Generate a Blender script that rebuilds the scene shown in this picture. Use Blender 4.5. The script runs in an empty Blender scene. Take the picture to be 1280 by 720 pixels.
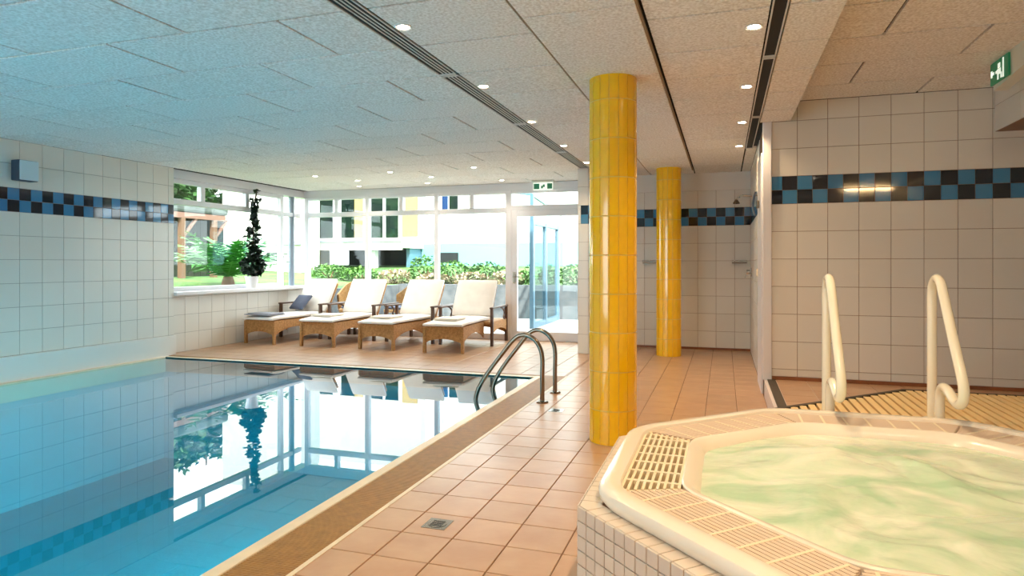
import bpy, bmesh, math, random
from mathutils import Vector, Matrix, noise
random.seed(7)
SC = bpy.context.scene
COL = SC.collection
PI = math.pi

# ------------------------------------------------------------------ camera
F_PX, HOR, VPX, CAM_H = 820.0, 330.0, 905.0, 1.25
TH = math.atan((VPX - 640) / F_PX)
cam_d = bpy.data.cameras.new('camera')
cam = bpy.data.objects.new('camera', cam_d)
COL.objects.link(cam)
cam.location = (0, 0, CAM_H)
cam.rotation_euler = (PI / 2, 0, TH)
cam_d.sensor_width = 36
cam_d.lens = F_PX / 1280 * 36
cam_d.shift_y = -(360 - HOR) / 1280
cam_d.clip_start = 0.05
cam_d.clip_end = 300
SC.camera = cam

# ------------------------------------------------------------------ sky, sun, exposure
world = bpy.data.worlds.new('sky')
SC.world = world
world.use_nodes = True
bg = world.node_tree.nodes['Background']
bg.inputs[0].default_value = (0.90, 0.95, 1.0, 1)
bg.inputs[1].default_value = 4.0
sun_d = bpy.data.lights.new('sun', 'SUN')
sun_d.energy = 6.0
sun_d.angle = 0.02
sun_d.color = (1.0, 0.94, 0.85)
sun = bpy.data.objects.new('sun', sun_d)
COL.objects.link(sun)
sun.rotation_euler = Vector((-0.32, 0.68, -0.72)).to_track_quat('-Z', 'Y').to_euler()
for nm, loc, dr, sx, sy in (('window_portal', (-4.7, 10.45, 1.25), (0, -1, 0), 5.4, 2.5),
                            ('window_portal', (-7.52, 8.75, 1.65), (1, 0, 0), 3.0, 1.6),
                            ('window_portal', (-5.1, -2.75, 1.35), (0, 1, 0), 3.4, 2.2)):  # portal of the added window behind the camera
    a = bpy.data.lights.new(nm, 'AREA')
    a.shape = 'RECTANGLE'
    a.size, a.size_y = sx, sy
    a.cycles.is_portal = True
    o = bpy.data.objects.new(nm, a)
    COL.objects.link(o)
    o.location = loc
    o.rotation_euler = Vector(dr).to_track_quat('-Z', 'Z').to_euler()
vs = SC.view_settings
vs.view_transform = 'Standard'
vs.look = 'None'
vs.gamma = 1
vs.use_curve_mapping = False
vs.exposure = 1.12
SC.cycles.use_denoising = True
SC.cycles.max_bounces = 10
SC.cycles.diffuse_bounces = 6
SC.cycles.glossy_bounces = 5
SC.cycles.transparent_max_bounces = 16
SC.cycles.caustics_reflective = False
SC.cycles.caustics_refractive = False
SC.cycles.sample_clamp_indirect = 6

DOWNLIGHT_W = 15
ADDED_POOL_LAMP_W = 320

# ------------------------------------------------------------------ materials
def lin(c):
    return tuple(((x / 255) / 12.92 if x / 255 <= 0.04045 else ((x / 255 + 0.055) / 1.055) ** 2.4) for x in c) + (1,)

def mat(name, rgb, rough=0.5, metal=0.0, spec=0.5, var=0.0, nscale=8.0, rgb2=None, bump=0.0, bscale=60.0,
        rand=0.0, coat=0.0, emit=None, stretch=None, detail=3.0, weave=0.0):
    m = bpy.data.materials.new(name)
    m.use_nodes = True
    nt = m.node_tree
    N, L = nt.nodes, nt.links
    p = N['Principled BSDF']
    p.inputs['Base Color'].default_value = lin(rgb)
    p.inputs['Roughness'].default_value = rough
    p.inputs['Metallic'].default_value = metal
    p.inputs['Specular IOR Level'].default_value = spec
    p.inputs['Coat Weight'].default_value = coat
    if emit:
        p.inputs['Emission Color'].default_value = lin(emit[0])
        p.inputs['Emission Strength'].default_value = emit[1]
    tc = N.new('ShaderNodeTexCoord')
    vec = tc.outputs['Object']
    if rand or stretch:
        mp = N.new('ShaderNodeMapping')
        L.new(vec, mp.inputs[0])
        if stretch:
            mp.inputs['Scale'].default_value = stretch
        if rand:
            oi = N.new('ShaderNodeObjectInfo')
            mu = N.new('ShaderNodeMath')
            mu.operation = 'MULTIPLY'
            mu.inputs[1].default_value = 37.0
            L.new(oi.outputs['Random'], mu.inputs[0])
            L.new(mu.outputs[0], mp.inputs['Location'])
        vec = mp.outputs[0]
    colour = None
    if rgb2 or var:
        nz = N.new('ShaderNodeTexNoise')
        nz.inputs['Scale'].default_value = nscale
        nz.inputs['Detail'].default_value = detail
        L.new(vec, nz.inputs['Vector'])
        mx = N.new('ShaderNodeMix')
        mx.data_type = 'RGBA'
        rp = N.new('ShaderNodeValToRGB')
        rp.color_ramp.elements[0].position = 0.32
        rp.color_ramp.elements[1].position = 0.68
        L.new(nz.outputs['Fac'], rp.inputs[0])
        L.new(rp.outputs[0], mx.inputs[0])
        c2 = rgb2 or tuple(max(0, x * (1 - var)) for x in rgb)
        mx.inputs[6].default_value = lin(rgb)
        mx.inputs[7].default_value = lin(c2)
        colour = mx.outputs[2]
    if rand:
        oi2 = N.new('ShaderNodeObjectInfo')
        mr = N.new('ShaderNodeMapRange')
        mr.inputs['To Min'].default_value = 1 - rand
        mr.inputs['To Max'].default_value = 1 + rand
        L.new(oi2.outputs['Random'], mr.inputs['Value'])
        hs = N.new('ShaderNodeHueSaturation')
        L.new(mr.outputs[0], hs.inputs['Value'])
        if colour:
            L.new(colour, hs.inputs['Color'])
        else:
            hs.inputs['Color'].default_value = lin(rgb)
        colour = hs.outputs[0]
    if colour:
        L.new(colour, p.inputs['Base Color'])
    if bump:
        if weave:
            w1 = N.new('ShaderNodeTexWave'); w1.bands_direction = 'X'; w1.inputs['Scale'].default_value = weave
            w2 = N.new('ShaderNodeTexWave'); w2.bands_direction = 'Z'; w2.inputs['Scale'].default_value = weave
            w3 = N.new('ShaderNodeTexWave'); w3.bands_direction = 'Y'; w3.inputs['Scale'].default_value = weave
            ad = N.new('ShaderNodeMath'); ad.operation = 'ADD'
            ad2 = N.new('ShaderNodeMath'); ad2.operation = 'ADD'
            for w in (w1, w2, w3):
                L.new(tc.outputs['Object'], w.inputs['Vector'])
            L.new(w1.outputs['Fac'], ad.inputs[0]); L.new(w2.outputs['Fac'], ad.inputs[1])
            L.new(ad.outputs[0], ad2.inputs[0]); L.new(w3.outputs['Fac'], ad2.inputs[1])
            h = ad2.outputs[0]
        else:
            bn = N.new('ShaderNodeTexNoise')
            bn.inputs['Scale'].default_value = bscale
            bn.inputs['Detail'].default_value = 4
            L.new(vec, bn.inputs['Vector'])
            h = bn.outputs['Fac']
        b = N.new('ShaderNodeBump')
        b.inputs['Strength'].default_value = bump
        b.inputs['Distance'].default_value = 0.01
        L.new(h, b.inputs['Height'])
        L.new(b.outputs[0], p.inputs['Normal'])
    return m

def clear_mat(name, tint, base=0.022, power=5.0, rough=0.0, bump=0.0, bscale=4.0, diffuse=None, dfac=0.0):
    """thin clear sheet or water surface: Schlick mix of a tinted see-through and a mirror, by the angle of the surface"""
    m = bpy.data.materials.new(name)
    m.use_nodes = True
    nt = m.node_tree
    N, L = nt.nodes, nt.links
    N.remove(N['Principled BSDF'])
    out = N['Material Output']
    tr = N.new('ShaderNodeBsdfTransparent')
    tr.inputs[0].default_value = lin(tint)
    gl = N.new('ShaderNodeBsdfGlossy')
    gl.inputs['Roughness'].default_value = rough
    gl.inputs['Color'].default_value = (1, 1, 1, 1)
    lw = N.new('ShaderNodeLayerWeight')
    lw.inputs[0].default_value = 0.5
    pw = N.new('ShaderNodeMath'); pw.operation = 'POWER'; pw.inputs[1].default_value = power
    L.new(lw.outputs['Facing'], pw.inputs[0])
    mr = N.new('ShaderNodeMapRange')
    mr.inputs['To Min'].default_value = base
    mr.inputs['To Max'].default_value = 1.0
    L.new(pw.outputs[0], mr.inputs['Value'])
    low = tr.outputs[0]
    if diffuse:
        df = N.new('ShaderNodeBsdfDiffuse')
        df.inputs[0].default_value = lin(diffuse)
        m1 = N.new('ShaderNodeMixShader')
        m1.inputs[0].default_value = dfac
        L.new(low, m1.inputs[1]); L.new(df.outputs[0], m1.inputs[2])
        low = m1.outputs[0]
    mx = N.new('ShaderNodeMixShader')
    L.new(mr.outputs[0], mx.inputs[0])
    L.new(low, mx.inputs[1])
    L.new(gl.outputs[0], mx.inputs[2])
    L.new(mx.outputs[0], out.inputs['Surface'])
    if bump:
        tc = N.new('ShaderNodeTexCoord')
        nz = N.new('ShaderNodeTexNoise'); nz.inputs['Scale'].default_value = bscale; nz.inputs['Detail'].default_value = 2
        L.new(tc.outputs['Object'], nz.inputs['Vector'])
        b = N.new('ShaderNodeBump'); b.inputs['Strength'].default_value = bump; b.inputs['Distance'].default_value = 0.01
        L.new(nz.outputs['Fac'], b.inputs['Height'])
        L.new(b.outputs[0], gl.inputs['Normal'])
    return m

M = {}
M['wall_tile'] = mat('wall_tile', (224, 220, 212), 0.26, rand=0.025)
M['grout'] = mat('grout', (150, 142, 138), 0.9, bump=0.1)
M['grout_warm'] = mat('grout_warm', (140, 112, 90), 0.9)
M['blue_tile'] = mat('blue_tile', (62, 128, 172), 0.06, rand=0.08, coat=0.2)
M['navy_tile'] = mat('navy_tile', (22, 30, 42), 0.06, rand=0.15, coat=0.2)
M['floor_tile'] = mat('floor_tile', (190, 154, 122), 0.30, rgb2=(178, 138, 106), nscale=5, rand=0.05, bump=0.05, bscale=40)
M['skirt'] = mat('skirt_tile', (150, 92, 58), 0.4, var=0.15)
M['plaster'] = mat('plaster', (226, 222, 216), 0.7, bump=0.05, bscale=30)
M['ceiling_panel'] = mat('ceiling_panel', (255, 253, 248), 0.95, rgb2=(220, 214, 204), nscale=60, bump=0.12, bscale=90, rand=0.025, detail=2)
M['ceiling_gap'] = mat('ceiling_gap', (34, 30, 26), 0.95)
M['yellow_tile'] = mat('yellow_tile', (244, 190, 6), 0.12, rand=0.025, coat=0.4)
M['yellow_grout'] = mat('yellow_grout', (232, 206, 110), 0.8)
M['white_frame'] = mat('white_frame', (224, 222, 226), 0.35)
M['grey_post'] = mat('grey_post', (138, 150, 164), 0.4)
M['glass'] = clear_mat('window_glass', (247, 252, 251))
M['green_glass'] = clear_mat('green_glass', (196, 222, 226))
M['pool_water'] = clear_mat('pool_water', (128, 216, 234), base=0.03, power=4.6, rough=0.0, bump=0.012, bscale=1.6, diffuse=(28, 150, 186), dfac=0.2)
M['basin'] = mat('pool_basin', (48, 172, 192), 0.5, var=0.05, nscale=3)
M['basin_tile'] = mat('basin_tile', (46, 140, 180), 0.4, var=0.2)
M['curb'] = mat('pool_curb', (232, 214, 184), 0.4, var=0.05)
M['pool_grate'] = mat('pool_grate', (170, 122, 58), 0.5, var=0.12, nscale=20)
M['channel'] = mat('dark_channel', (70, 50, 26), 0.8)
M['steel'] = mat('brushed_steel', (138, 126, 112), 0.22, metal=1.0)
M['chrome'] = mat('chrome', (205, 205, 205), 0.12, metal=1.0)
M['acrylic'] = mat('cream_acrylic', (236, 226, 210), 0.22, coat=0.3)
M['tub_tile'] = mat('tub_tile', (214, 200, 186), 0.3, rand=0.04)
M['tub_grout'] = mat('tub_grout', (138, 108, 88), 0.9)
M['tub_grate'] = mat('tub_grate', (234, 220, 192), 0.4)
M['tub_grate_pink'] = mat('tub_grate_pink', (216, 196, 176), 0.5)
M['tub_channel'] = mat('tub_channel', (120, 96, 62), 0.8)
M['rail_white'] = mat('cream_rail', (240, 230, 208), 0.2, coat=0.4)
M['deck_slat'] = mat('deck_slat', (222, 192, 138), 0.5, rand=0.04)
M['deck_gap'] = mat('deck_gap', (186, 152, 104), 0.8)
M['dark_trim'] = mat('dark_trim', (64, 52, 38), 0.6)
M['riser'] = mat('riser', (222, 210, 208), 0.4)
M['black'] = mat('slot_black', (20, 20, 20), 0.7)
M['slot_white'] = mat('slot_white', (214, 210, 204), 0.4)
M['wicker'] = mat('wicker', (208, 156, 94), 0.6, rgb2=(172, 120, 66), nscale=40, bump=0.5, weave=38)
M['wicker_dark'] = mat('dark_wicker', (92, 62, 42), 0.5, rgb2=(70, 46, 30), nscale=60)
M['cushion'] = mat('cushion_fabric', (238, 232, 226), 0.9, bump=0.15, bscale=25, var=0.03)
M['towel'] = mat('towel', (232, 222, 208), 0.95, bump=0.4, bscale=120)
M['towel_grey'] = mat('towel_grey', (150, 152, 162), 0.95, bump=0.4, bscale=120)
M['slate_cloth'] = mat('slate_cloth', (86, 92, 112), 0.9)
M['speaker'] = mat('speaker_white', (196, 216, 226), 0.5)
M['speaker_dark'] = mat('speaker_dark', (52, 66, 84), 0.6)
M['sign_green'] = mat('sign_green', (18, 92, 60), 0.4, emit=((16, 96, 60), 0.25))
M['sign_white'] = mat('sign_white', (228, 236, 226), 0.4, emit=((228, 240, 226), 0.35))
M['housing'] = mat('sign_housing', (222, 220, 206), 0.5)
M['pot'] = mat('white_pot', (236, 234, 236), 0.4)
M['soil'] = mat('soil', (60, 44, 34), 1.0)
M['dark_leaf'] = mat('dark_leaf', (22, 46, 26), 0.5, rgb2=(14, 26, 16), nscale=5)
M['stem'] = mat('stem', (66, 50, 34), 0.9)
M['frond'] = mat('frond', (78, 150, 56), 0.5, rgb2=(30, 92, 32), nscale=3, rand=0.25)
M['leaf'] = mat('leaf', (62, 104, 38), 0.6, rgb2=(22, 56, 24), nscale=1.6)
M['hedge_leaf'] = mat('hedge_leaf', (88, 132, 44), 0.6, rgb2=(36, 76, 28), nscale=3)
M['flower_leaf'] = mat('flower_leaf', (196, 170, 146), 0.7, rgb2=(92, 104, 60), nscale=4)
M['bark'] = mat('bark', (104, 76, 56), 0.95, bump=0.6, bscale=12)
M['lawn'] = mat('lawn', (88, 122, 44), 0.95, rgb2=(44, 82, 38), nscale=1.5, bump=0.4, bscale=30)
M['paving'] = mat('paving', (190, 186, 180), 0.8, var=0.06)
M['stone'] = mat('retaining_stone', (96, 98, 100), 0.85, rgb2=(66, 72, 76), nscale=5, bump=0.3, bscale=14)
M['facade'] = mat('facade', (196, 194, 186), 0.8)
M['facade_yellow'] = mat('facade_yellow', (166, 138, 78), 0.8)
M['facade_teal'] = mat('facade_teal', (104, 160, 160), 0.8)
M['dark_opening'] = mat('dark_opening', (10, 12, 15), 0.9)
M['house_glass'] = mat('house_glass', (14, 24, 24), 0.2, spec=0.12, rgb2=(26, 46, 30), nscale=2)
M['house_glass_blue'] = mat('house_glass_blue', (30, 54, 92), 0.2, spec=0.12)
M['thatch'] = mat('thatch', (84, 90, 84), 0.95, rgb2=(58, 64, 60), nscale=6, bump=0.5)
M['rafter'] = mat('rafter', (116, 82, 66), 0.7)
M['hut_board'] = mat('hut_board', (34, 27, 21), 0.9, var=0.3, nscale=4, stretch=(1, 1, 0.1))
M['blue_frame'] = mat('blue_frame', (84, 116, 134), 0.35)
M['lamp_glow'] = mat('lamp_glow', (255, 248, 232), 0.3, emit=((255, 240, 214), 28))
M['added_pool_lamp_glow'] = mat('added_pool_lamp_glow', (220, 244, 255), 0.3, emit=((200, 240, 255), 12))
M['tube_glow'] = mat('tube_glow', (255, 246, 226), 0.3, emit=((255, 212, 150), 60))
M['strip_edge'] = mat('strip_edge', (150, 128, 102), 0.9)
M['roof'] = mat('roof_slab', (150, 146, 140), 0.9)

# ------------------------------------------------------------------ mesh helpers
class MB:
    def __init__(s):
        s.v, s.f, s.m = [], [], []
    def add(s, vs_, fs_, mi=0):
        b = len(s.v)
        s.v += [tuple(x) for x in vs_]
        s.f += [tuple(i + b for i in f) for f in fs_]
        s.m += [mi] * len(fs_)
        return s
    def box(s, x0, x1, y0, y1, z0, z1, mi=0):
        return s.add([(x0, y0, z0), (x1, y0, z0), (x1, y1, z0), (x0, y1, z0), (x0, y0, z1), (x1, y0, z1), (x1, y1, z1), (x0, y1, z1)],
                     [(0, 3, 2, 1), (4, 5, 6, 7), (0, 1, 5, 4), (1, 2, 6, 5), (2, 3, 7, 6), (3, 0, 4, 7)], mi)
    def bar(s, a, b, w, h, up=(0, 0, 1), mi=0):
        a, b = Vector(a), Vector(b)
        d = (b - a).normalized()
        u = Vector(up)
        if abs(d.dot(u)) > 0.95:
            u = Vector((1, 0, 0))
        r = d.cross(u).normalized()
        u = r.cross(d).normalized()
        vs_ = [p + r * (w / 2 * i) + u * (h / 2 * j) for p in (a, b) for i, j in ((-1, -1), (1, -1), (1, 1), (-1, 1))]
        return s.add(vs_, [(3, 2, 1, 0), (4, 5, 6, 7), (0, 1, 5, 4), (1, 2, 6, 5), (2, 3, 7, 6), (3, 0, 4, 7)], mi)
    def prism(s, poly, z0, z1, mi=0):
        n = len(poly)
        vs_ = [(x, y, z0) for x, y in poly] + [(x, y, z1) for x, y in poly]
        fs_ = [tuple(range(n - 1, -1, -1)), tuple(range(n, 2 * n))] + [(i, (i + 1) % n, n + (i + 1) % n, n + i) for i in range(n)]
        return s.add(vs_, fs_, mi)
    def lathe(s, c, prof, n=24, mi=0, cap=True):
        cx, cy, cz = c
        vs_ = []
        for r, z in prof:
            for k in range(n):
                t = 2 * PI * k / n
                vs_.append((cx + r * math.cos(t), cy + r * math.sin(t), cz + z))
        fs_ = []
        for i in range(len(prof) - 1):
            for k in range(n):
                fs_.append((i * n + k, i * n + (k + 1) % n, (i + 1) * n + (k + 1) % n, (i + 1) * n + k))
        if cap:
            fs_.append(tuple(range(n - 1, -1, -1)))
            b = (len(prof) - 1) * n
            fs_.append(tuple(range(b, b + n)))
        return s.add(vs_, fs_, mi)
    def tube(s, pts, r, n=12, sub=6, mi=0):
        P = [Vector(p) for p in pts]
        path = []
        if sub > 1:
            for i in range(len(P) - 1):
                p0, p1, p2, p3 = P[max(i - 1, 0)], P[i], P[i + 1], P[min(i + 2, len(P) - 1)]
                for k in range(sub):
                    t = k / sub
                    path.append(0.5 * ((2 * p1) + (p2 - p0) * t + (2 * p0 - 5 * p1 + 4 * p2 - p3) * t * t + (3 * p1 - p0 - 3 * p2 + p3) * t ** 3))
            path.append(P[-1])
        else:
            path = P
        nrm = None
        vs_ = []
        for i, p in enumerate(path):
            d = (path[min(i + 1, len(path) - 1)] - path[max(i - 1, 0)]).normalized()
            if nrm is None:
                nrm = d.orthogonal().normalized()
            nrm = (nrm - d * nrm.dot(d)).normalized()
            bn = d.cross(nrm)
            rr = r(i / (len(path) - 1)) if callable(r) else r
            for k in range(n):
                t = 2 * PI * k / n
                vs_.append(p + nrm * (rr * math.cos(t)) + bn * (rr * math.sin(t)))
        fs_ = []
        for i in range(len(path) - 1):
            for k in range(n):
                fs_.append((i * n + k, i * n + (k + 1) % n, (i + 1) * n + (k + 1) % n, (i + 1) * n + k))
        fs_.append(tuple(range(n - 1, -1, -1)))
        b = (len(path) - 1) * n
        fs_.append(tuple(range(b, b + n)))
        return s.add(vs_, fs_, mi)
    def mesh(s, name, mats):
        me = bpy.data.meshes.new(name)
        me.from_pydata(s.v, [], s.f)
        for m in (mats if isinstance(mats, (list, tuple)) else [mats]):
            me.materials.append(m)
        if any(s.m):
            me.polygons.foreach_set('material_index', s.m)
        me.update()
        return me
    def build(s, name, mats, parent=None, smooth=False, bevel=0.0, seg=2):
        me = s.mesh(name, mats)
        bm = bmesh.new(); bm.from_mesh(me)
        bmesh.ops.recalc_face_normals(bm, faces=bm.faces)
        bm.to_mesh(me); bm.free()
        if smooth:
            me.polygons.foreach_set('use_smooth', [True] * len(me.polygons))
            me.set_sharp_from_angle(angle=math.radians(40))
        o = bpy.data.objects.new(name, me)
        COL.objects.link(o)
        if parent:
            o.parent = parent
        if bevel:
            md = o.modifiers.new('bevel', 'BEVEL')
            md.width = bevel; md.segments = seg; md.limit_method = 'ANGLE'
        return o

def tag(o, label, cat=None, group=None, kind=None):
    o['label'] = label
    if cat:
        o['category'] = cat
    if group:
        o['group'] = group
    if kind:
        o['kind'] = kind
    return o

def struct(o, label, cat):
    return tag(o, label, cat, kind='structure')

def thing(name, label, cat, loc=(0, 0, 0), rz=0.0, group=None):
    o = bpy.data.objects.new(name, None)
    o.empty_display_size = 0.1
    COL.objects.link(o)
    o.location = loc
    o.rotation_euler = (0, 0, rz)
    return tag(o, label, cat, group)

def copy_tree(o, parent=None):
    c = o.copy()
    COL.objects.link(c)
    c.parent = parent
    for ch in list(o.children):
        copy_tree(ch, c)
    return c

def light(name, kind, loc, energy, color, parent=None, aim=None, **kw):
    d = bpy.data.lights.new(name, kind)
    d.energy = energy
    d.color = color
    for k, v in kw.items():
        setattr(d, k, v)
    o = bpy.data.objects.new(name, d)
    COL.objects.link(o)
    o.location = loc
    if aim:
        o.rotation_euler = Vector(aim).to_track_quat('-Z', 'Y').to_euler()
    if parent:
        o.parent = parent
    return o

CT, ST = math.cos(TH), math.sin(TH)
def seen_size(p, size):
    """how large a piece about this big shows from the viewpoint (0 when outside the view)"""
    d = -p[0] * ST + p[1] * CT
    if d < 0.3:
        return 0
    l = p[0] * CT + p[1] * ST
    u, v = 640 + F_PX * l / d, HOR - F_PX * (p[2] - CAM_H) / d
    if u < -60 or u > 1340 or v < -60 or v > 780:
        return 0
    return size / d

# ---- tiles: every piece its own object up to 300 per surface, the rest one joined part
TILE_CACHE = {}
def tile_geo(w, h, d, c):
    a, b = w / 2, h / 2
    vs_ = [(-a, -b, 0), (a, -b, 0), (a, b, 0), (-a, b, 0), (-a, -b, d - c), (a, -b, d - c), (a, b, d - c), (-a, b, d - c),
           (-a + c, -b + c, d), (a - c, -b + c, d), (a - c, b - c, d), (-a + c, b - c, d)]
    fs_ = [(0, 1, 5, 4), (1, 2, 6, 5), (2, 3, 7, 6), (3, 0, 4, 7), (4, 5, 9, 8), (5, 6, 10, 9), (6, 7, 11, 10), (7, 4, 8, 11), (8, 9, 10, 11)]
    return vs_, fs_

def lay(parent, O, U, V, cells, name='tile', gap=0.004, d=0.006, c=0.0015, limit=300, rest='tile_field', jit=0.0):
    """cells: (u0,u1,v0,v1,material)"""
    O, U, V = Vector(O), Vector(U), Vector(V)
    Nn = U.cross(V)
    R = Matrix((U, V, Nn)).transposed().to_4x4()
    items = []
    for (u0, u1, v0, v1, m) in cells:
        if u1 - u0 < gap + 0.012 or v1 - v0 < gap + 0.012:
            continue
        p = O + U * ((u0 + u1) / 2) + V * ((v0 + v1) / 2)
        items.append((seen_size(p, math.sqrt((u1 - u0) * (v1 - v0))), p, u1 - u0 - gap, v1 - v0 - gap, m))
    items.sort(key=lambda t: -t[0])
    mb, used = MB(), []
    for i, (s, p, w, h, m) in enumerate(items):
        T = Matrix.Translation(p) @ R
        if s > 0 and i < limit:
            key = (name, round(w, 4), round(h, 4), d, m.name)
            if key not in TILE_CACHE:
                x = MB(); x.add(*tile_geo(w, h, d, c))
                TILE_CACHE[key] = x.mesh(name, m)
            o = bpy.data.objects.new(name, TILE_CACHE[key])
            COL.objects.link(o)
            o.parent = parent
            o.matrix_local = T @ Matrix.Translation((0, 0, random.uniform(-jit, jit)))
        else:
            vs_, fs_ = tile_geo(w, h, d, c)
            if m not in used:
                used.append(m)
            mb.add([T @ Vector(q) for q in vs_], fs_, used.index(m))
    if mb.v:
        o = mb.build(rest, used, parent)
        o['kind'] = 'stuff'

def cuts(a, b, start, step):
    """grid lines of a module between a and b"""
    k0 = math.ceil((a - start) / step - 1e-6)
    xs = [a]
    k = k0
    while start + k * step < b - 1e-4:
        x = start + k * step
        if x - a > 0.02:
            xs.append(x)
        k += 1
    xs.append(b)
    return list(zip(xs[:-1], xs[1:]))

T = 0.2567
Z0 = 0.27
BAND0, BAND1 = Z0 + 6 * T, Z0 + 7 * T
CEIL = 2.58

def wall_cells(u_a, u_b, u_start, u_step, z_a, z_b, flip=0, band=True):
    cells = []
    for (z0, z1) in cuts(z_a, z_b, Z0, T):
        if band and abs(z0 - BAND0) < 0.02:
            hs = u_step / 2
            for j in range(2):
                for (a, b) in cuts(u_a, u_b, u_start, hs):
                    k = round((a - u_start) / hs) if b - a > hs * 0.9 else math.floor((a - u_start) / hs + 1e-6)
                    dark = (k + j + flip) % 2 == 0
                    cells.append((a, b, z0 + j * T / 2, z0 + (j + 1) * T / 2, M['navy_tile'] if dark else M['blue_tile']))
        else:
            for (a, b) in cuts(u_a, u_b, u_start, u_step):
                cells.append((a, b, z0, z1, M['wall_tile']))
    return cells

# ================================================================== SETTING
XL, XW, YB = -7.25, -7.35, 10.3          # left pool wall, window wall, back glass
YN, XR = -2.6, 3.3                       # wall behind the camera, far right wall
PX0, PX1, PY0, PY1 = -7.16, -2.0, -1.8, 6.95    # pool

# floor slab (tiles are its parts)
fb = MB()
fb.box(-1.67, XR, YN, 10.0, -0.2, -0.006)
fb.box(-7.42, -1.67, 7.12, YB + 0.1, -0.2, -0.006)
fb.box(-7.42, -1.67, YN, PY0 - 0.1, -0.2, -0.006)
floor = struct(fb.build('floor', M['grout_warm']), 'beige terracotta tiled floor around the pool', 'floor')
fc = []
fx = cuts(-1.67, 0.36, -0.92, T)
for (y0, y1) in cuts(YN, 10.0, 2.50, T):
    for (x0, x1) in fx:
        fc.append((x0, x1, y0, y1, M['floor_tile']))
for (y0, y1) in cuts(7.12, YB, 2.50, T):
    for (x0, x1) in cuts(XW, -1.67, -0.92, T):
        fc.append((x0, x1, y0, y1, M['floor_tile']))
for (y0, y1) in cuts(YN, 1.2, 2.50, T):
    for (x0, x1) in cuts(0.36, XR, -0.92, T):
        fc.append((x0, x1, y0, y1, M['floor_tile']))
lay(floor, (0, 0, -0.006), (1, 0, 0), (0, 1, 0), fc, name='floor_tile', gap=0.006, rest='floor_tile_field')

# raised platform by the right wall
pb = MB()
pb.prism([(0.36, 3.85), (1.9, 3.85), (1.9, 1.2), (XR, 1.2), (XR, 6.6), (0.36, 6.6)], 0.0, 0.164)
plat = struct(pb.build('trim_1', M['riser']), 'raised tiled step platform beside the hot tub', 'platform')
pc = []
for (y0, y1) in cuts(3.85, 6.6, 2.50, T):
    for (x0, x1) in cuts(0.46, XR, -0.92 + 0.1, T):
        pc.append((x0, x1, y0, y1, M['floor_tile']))
lay(plat, (0, 0, 0.164), (1, 0, 0), (0, 1, 0), pc, name='floor_tile', gap=0.006, rest='floor_tile_field')
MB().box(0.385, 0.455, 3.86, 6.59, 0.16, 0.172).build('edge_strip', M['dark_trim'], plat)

# ---- left pool wall
wl = struct(MB().box(XL - 0.25, XL, YN, 7.2, -0.1, CEIL).build('wall_left', M['grout']), 'white tiled wall with blue checker band beside the pool', 'wall')
lay(wl, (XL, 0, 0), (0, 1, 0), (0, 0, 1), wall_cells(YN, 7.2, 5.11, 0.2493, Z0, CEIL, flip=1), rest='tile_field')
tl = struct(MB().box(XL - 0.02, XL + 0.05, YN, 7.2, 0.0, Z0 - 0.002).build('baseboard_left', M['plaster'], bevel=0.008), 'smooth pale upstand along the pool wall', 'upstand')
# ---- window wall (left, beyond the pool)
ww = struct(MB().box(XW - 0.2, XW, 7.2, YB + 0.2, -0.1, 0.82).build('wall_window', M['grout']), 'low white tiled wall under the garden window', 'wall')
wc = []
for (z0, z1) in cuts(0.0, 0.82, Z0, T):
    for (a, b) in cuts(7.2, YB, 7.498, 0.2584):
        wc.append((a, b, z0, z1, M['wall_tile']))
lay(ww, (XW, 0, 0), (0, 1, 0), (0, 0, 1), wc)
hd = MB()
hd.box(XW - 0.2, XW + 0.02, 7.2, YB + 0.2, 2.46, CEIL)
hd.box(XW, -1.95, YB - 0.02, YB + 0.2, 2.46, CEIL)
struct(hd.build('trim_2', M['white_frame']), 'white lintel above the windows', 'trim')

# ---- windows
def frame_bar(parent, x0, x1, y0, y1, z0, z1, m='white_frame', name='frame_bar'):
    return MB().box(x0, x1, y0, y1, z0, z1).build(name, M[m], parent, bevel=0.006)
def pane(parent, x0, x1, y0, y1, z0, z1):
    return MB().box(x0, x1, y0, y1, z0, z1).build('pane', M['glass'], parent)

w1 = struct(thing('window_1', 'garden window with white frame above the low tiled wall', 'window'), 'garden window with white frame above the low tiled wall', 'window')
GX = -7.44
MB().box(GX - 0.05, XW + 0.16, 7.2, 10.22, 0.81, 0.86).build('window_sill', M['white_frame'], w1, bevel=0.008)
def wbar(y0, y1, z0, z1, m='white_frame', dx=0.0):
    frame_bar(w1, GX - 0.035 - dx, GX + 0.045 + dx, y0, y1, z0, z1, m)
wbar(7.2, 7.27, 0.86, 2.46)
wbar(7.27, 9.70, 0.86, 0.92); wbar(7.27, 9.70, 2.40, 2.46)
wbar(7.27, 9.70, 2.10, 2.18)
wbar(9.70, 9.78, 0.86, 2.46)
wbar(7.86, 7.94, 2.18, 2.40); wbar(8.82, 8.90, 2.18, 2.40)
MB().lathe((GX, 10.06, 0.86), [(0.05, 0), (0.05, 1.6)], 20).build('corner_post', M['grey_post'], w1, smooth=True)
wbar(9.78, 10.30, 2.10, 2.17)
for (a, b, c, d) in ((7.27, 9.70, 0.92, 2.10), (7.27, 7.86, 2.18, 2.40), (7.94, 8.82, 2.18, 2.40), (8.90, 9.70, 2.18, 2.40), (9.78, 10.01, 0.86, 2.10), (9.78, 10.01, 2.17, 2.46)):
    pane(w1, GX - 0.004, GX + 0.004, a, b, c, d)

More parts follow.
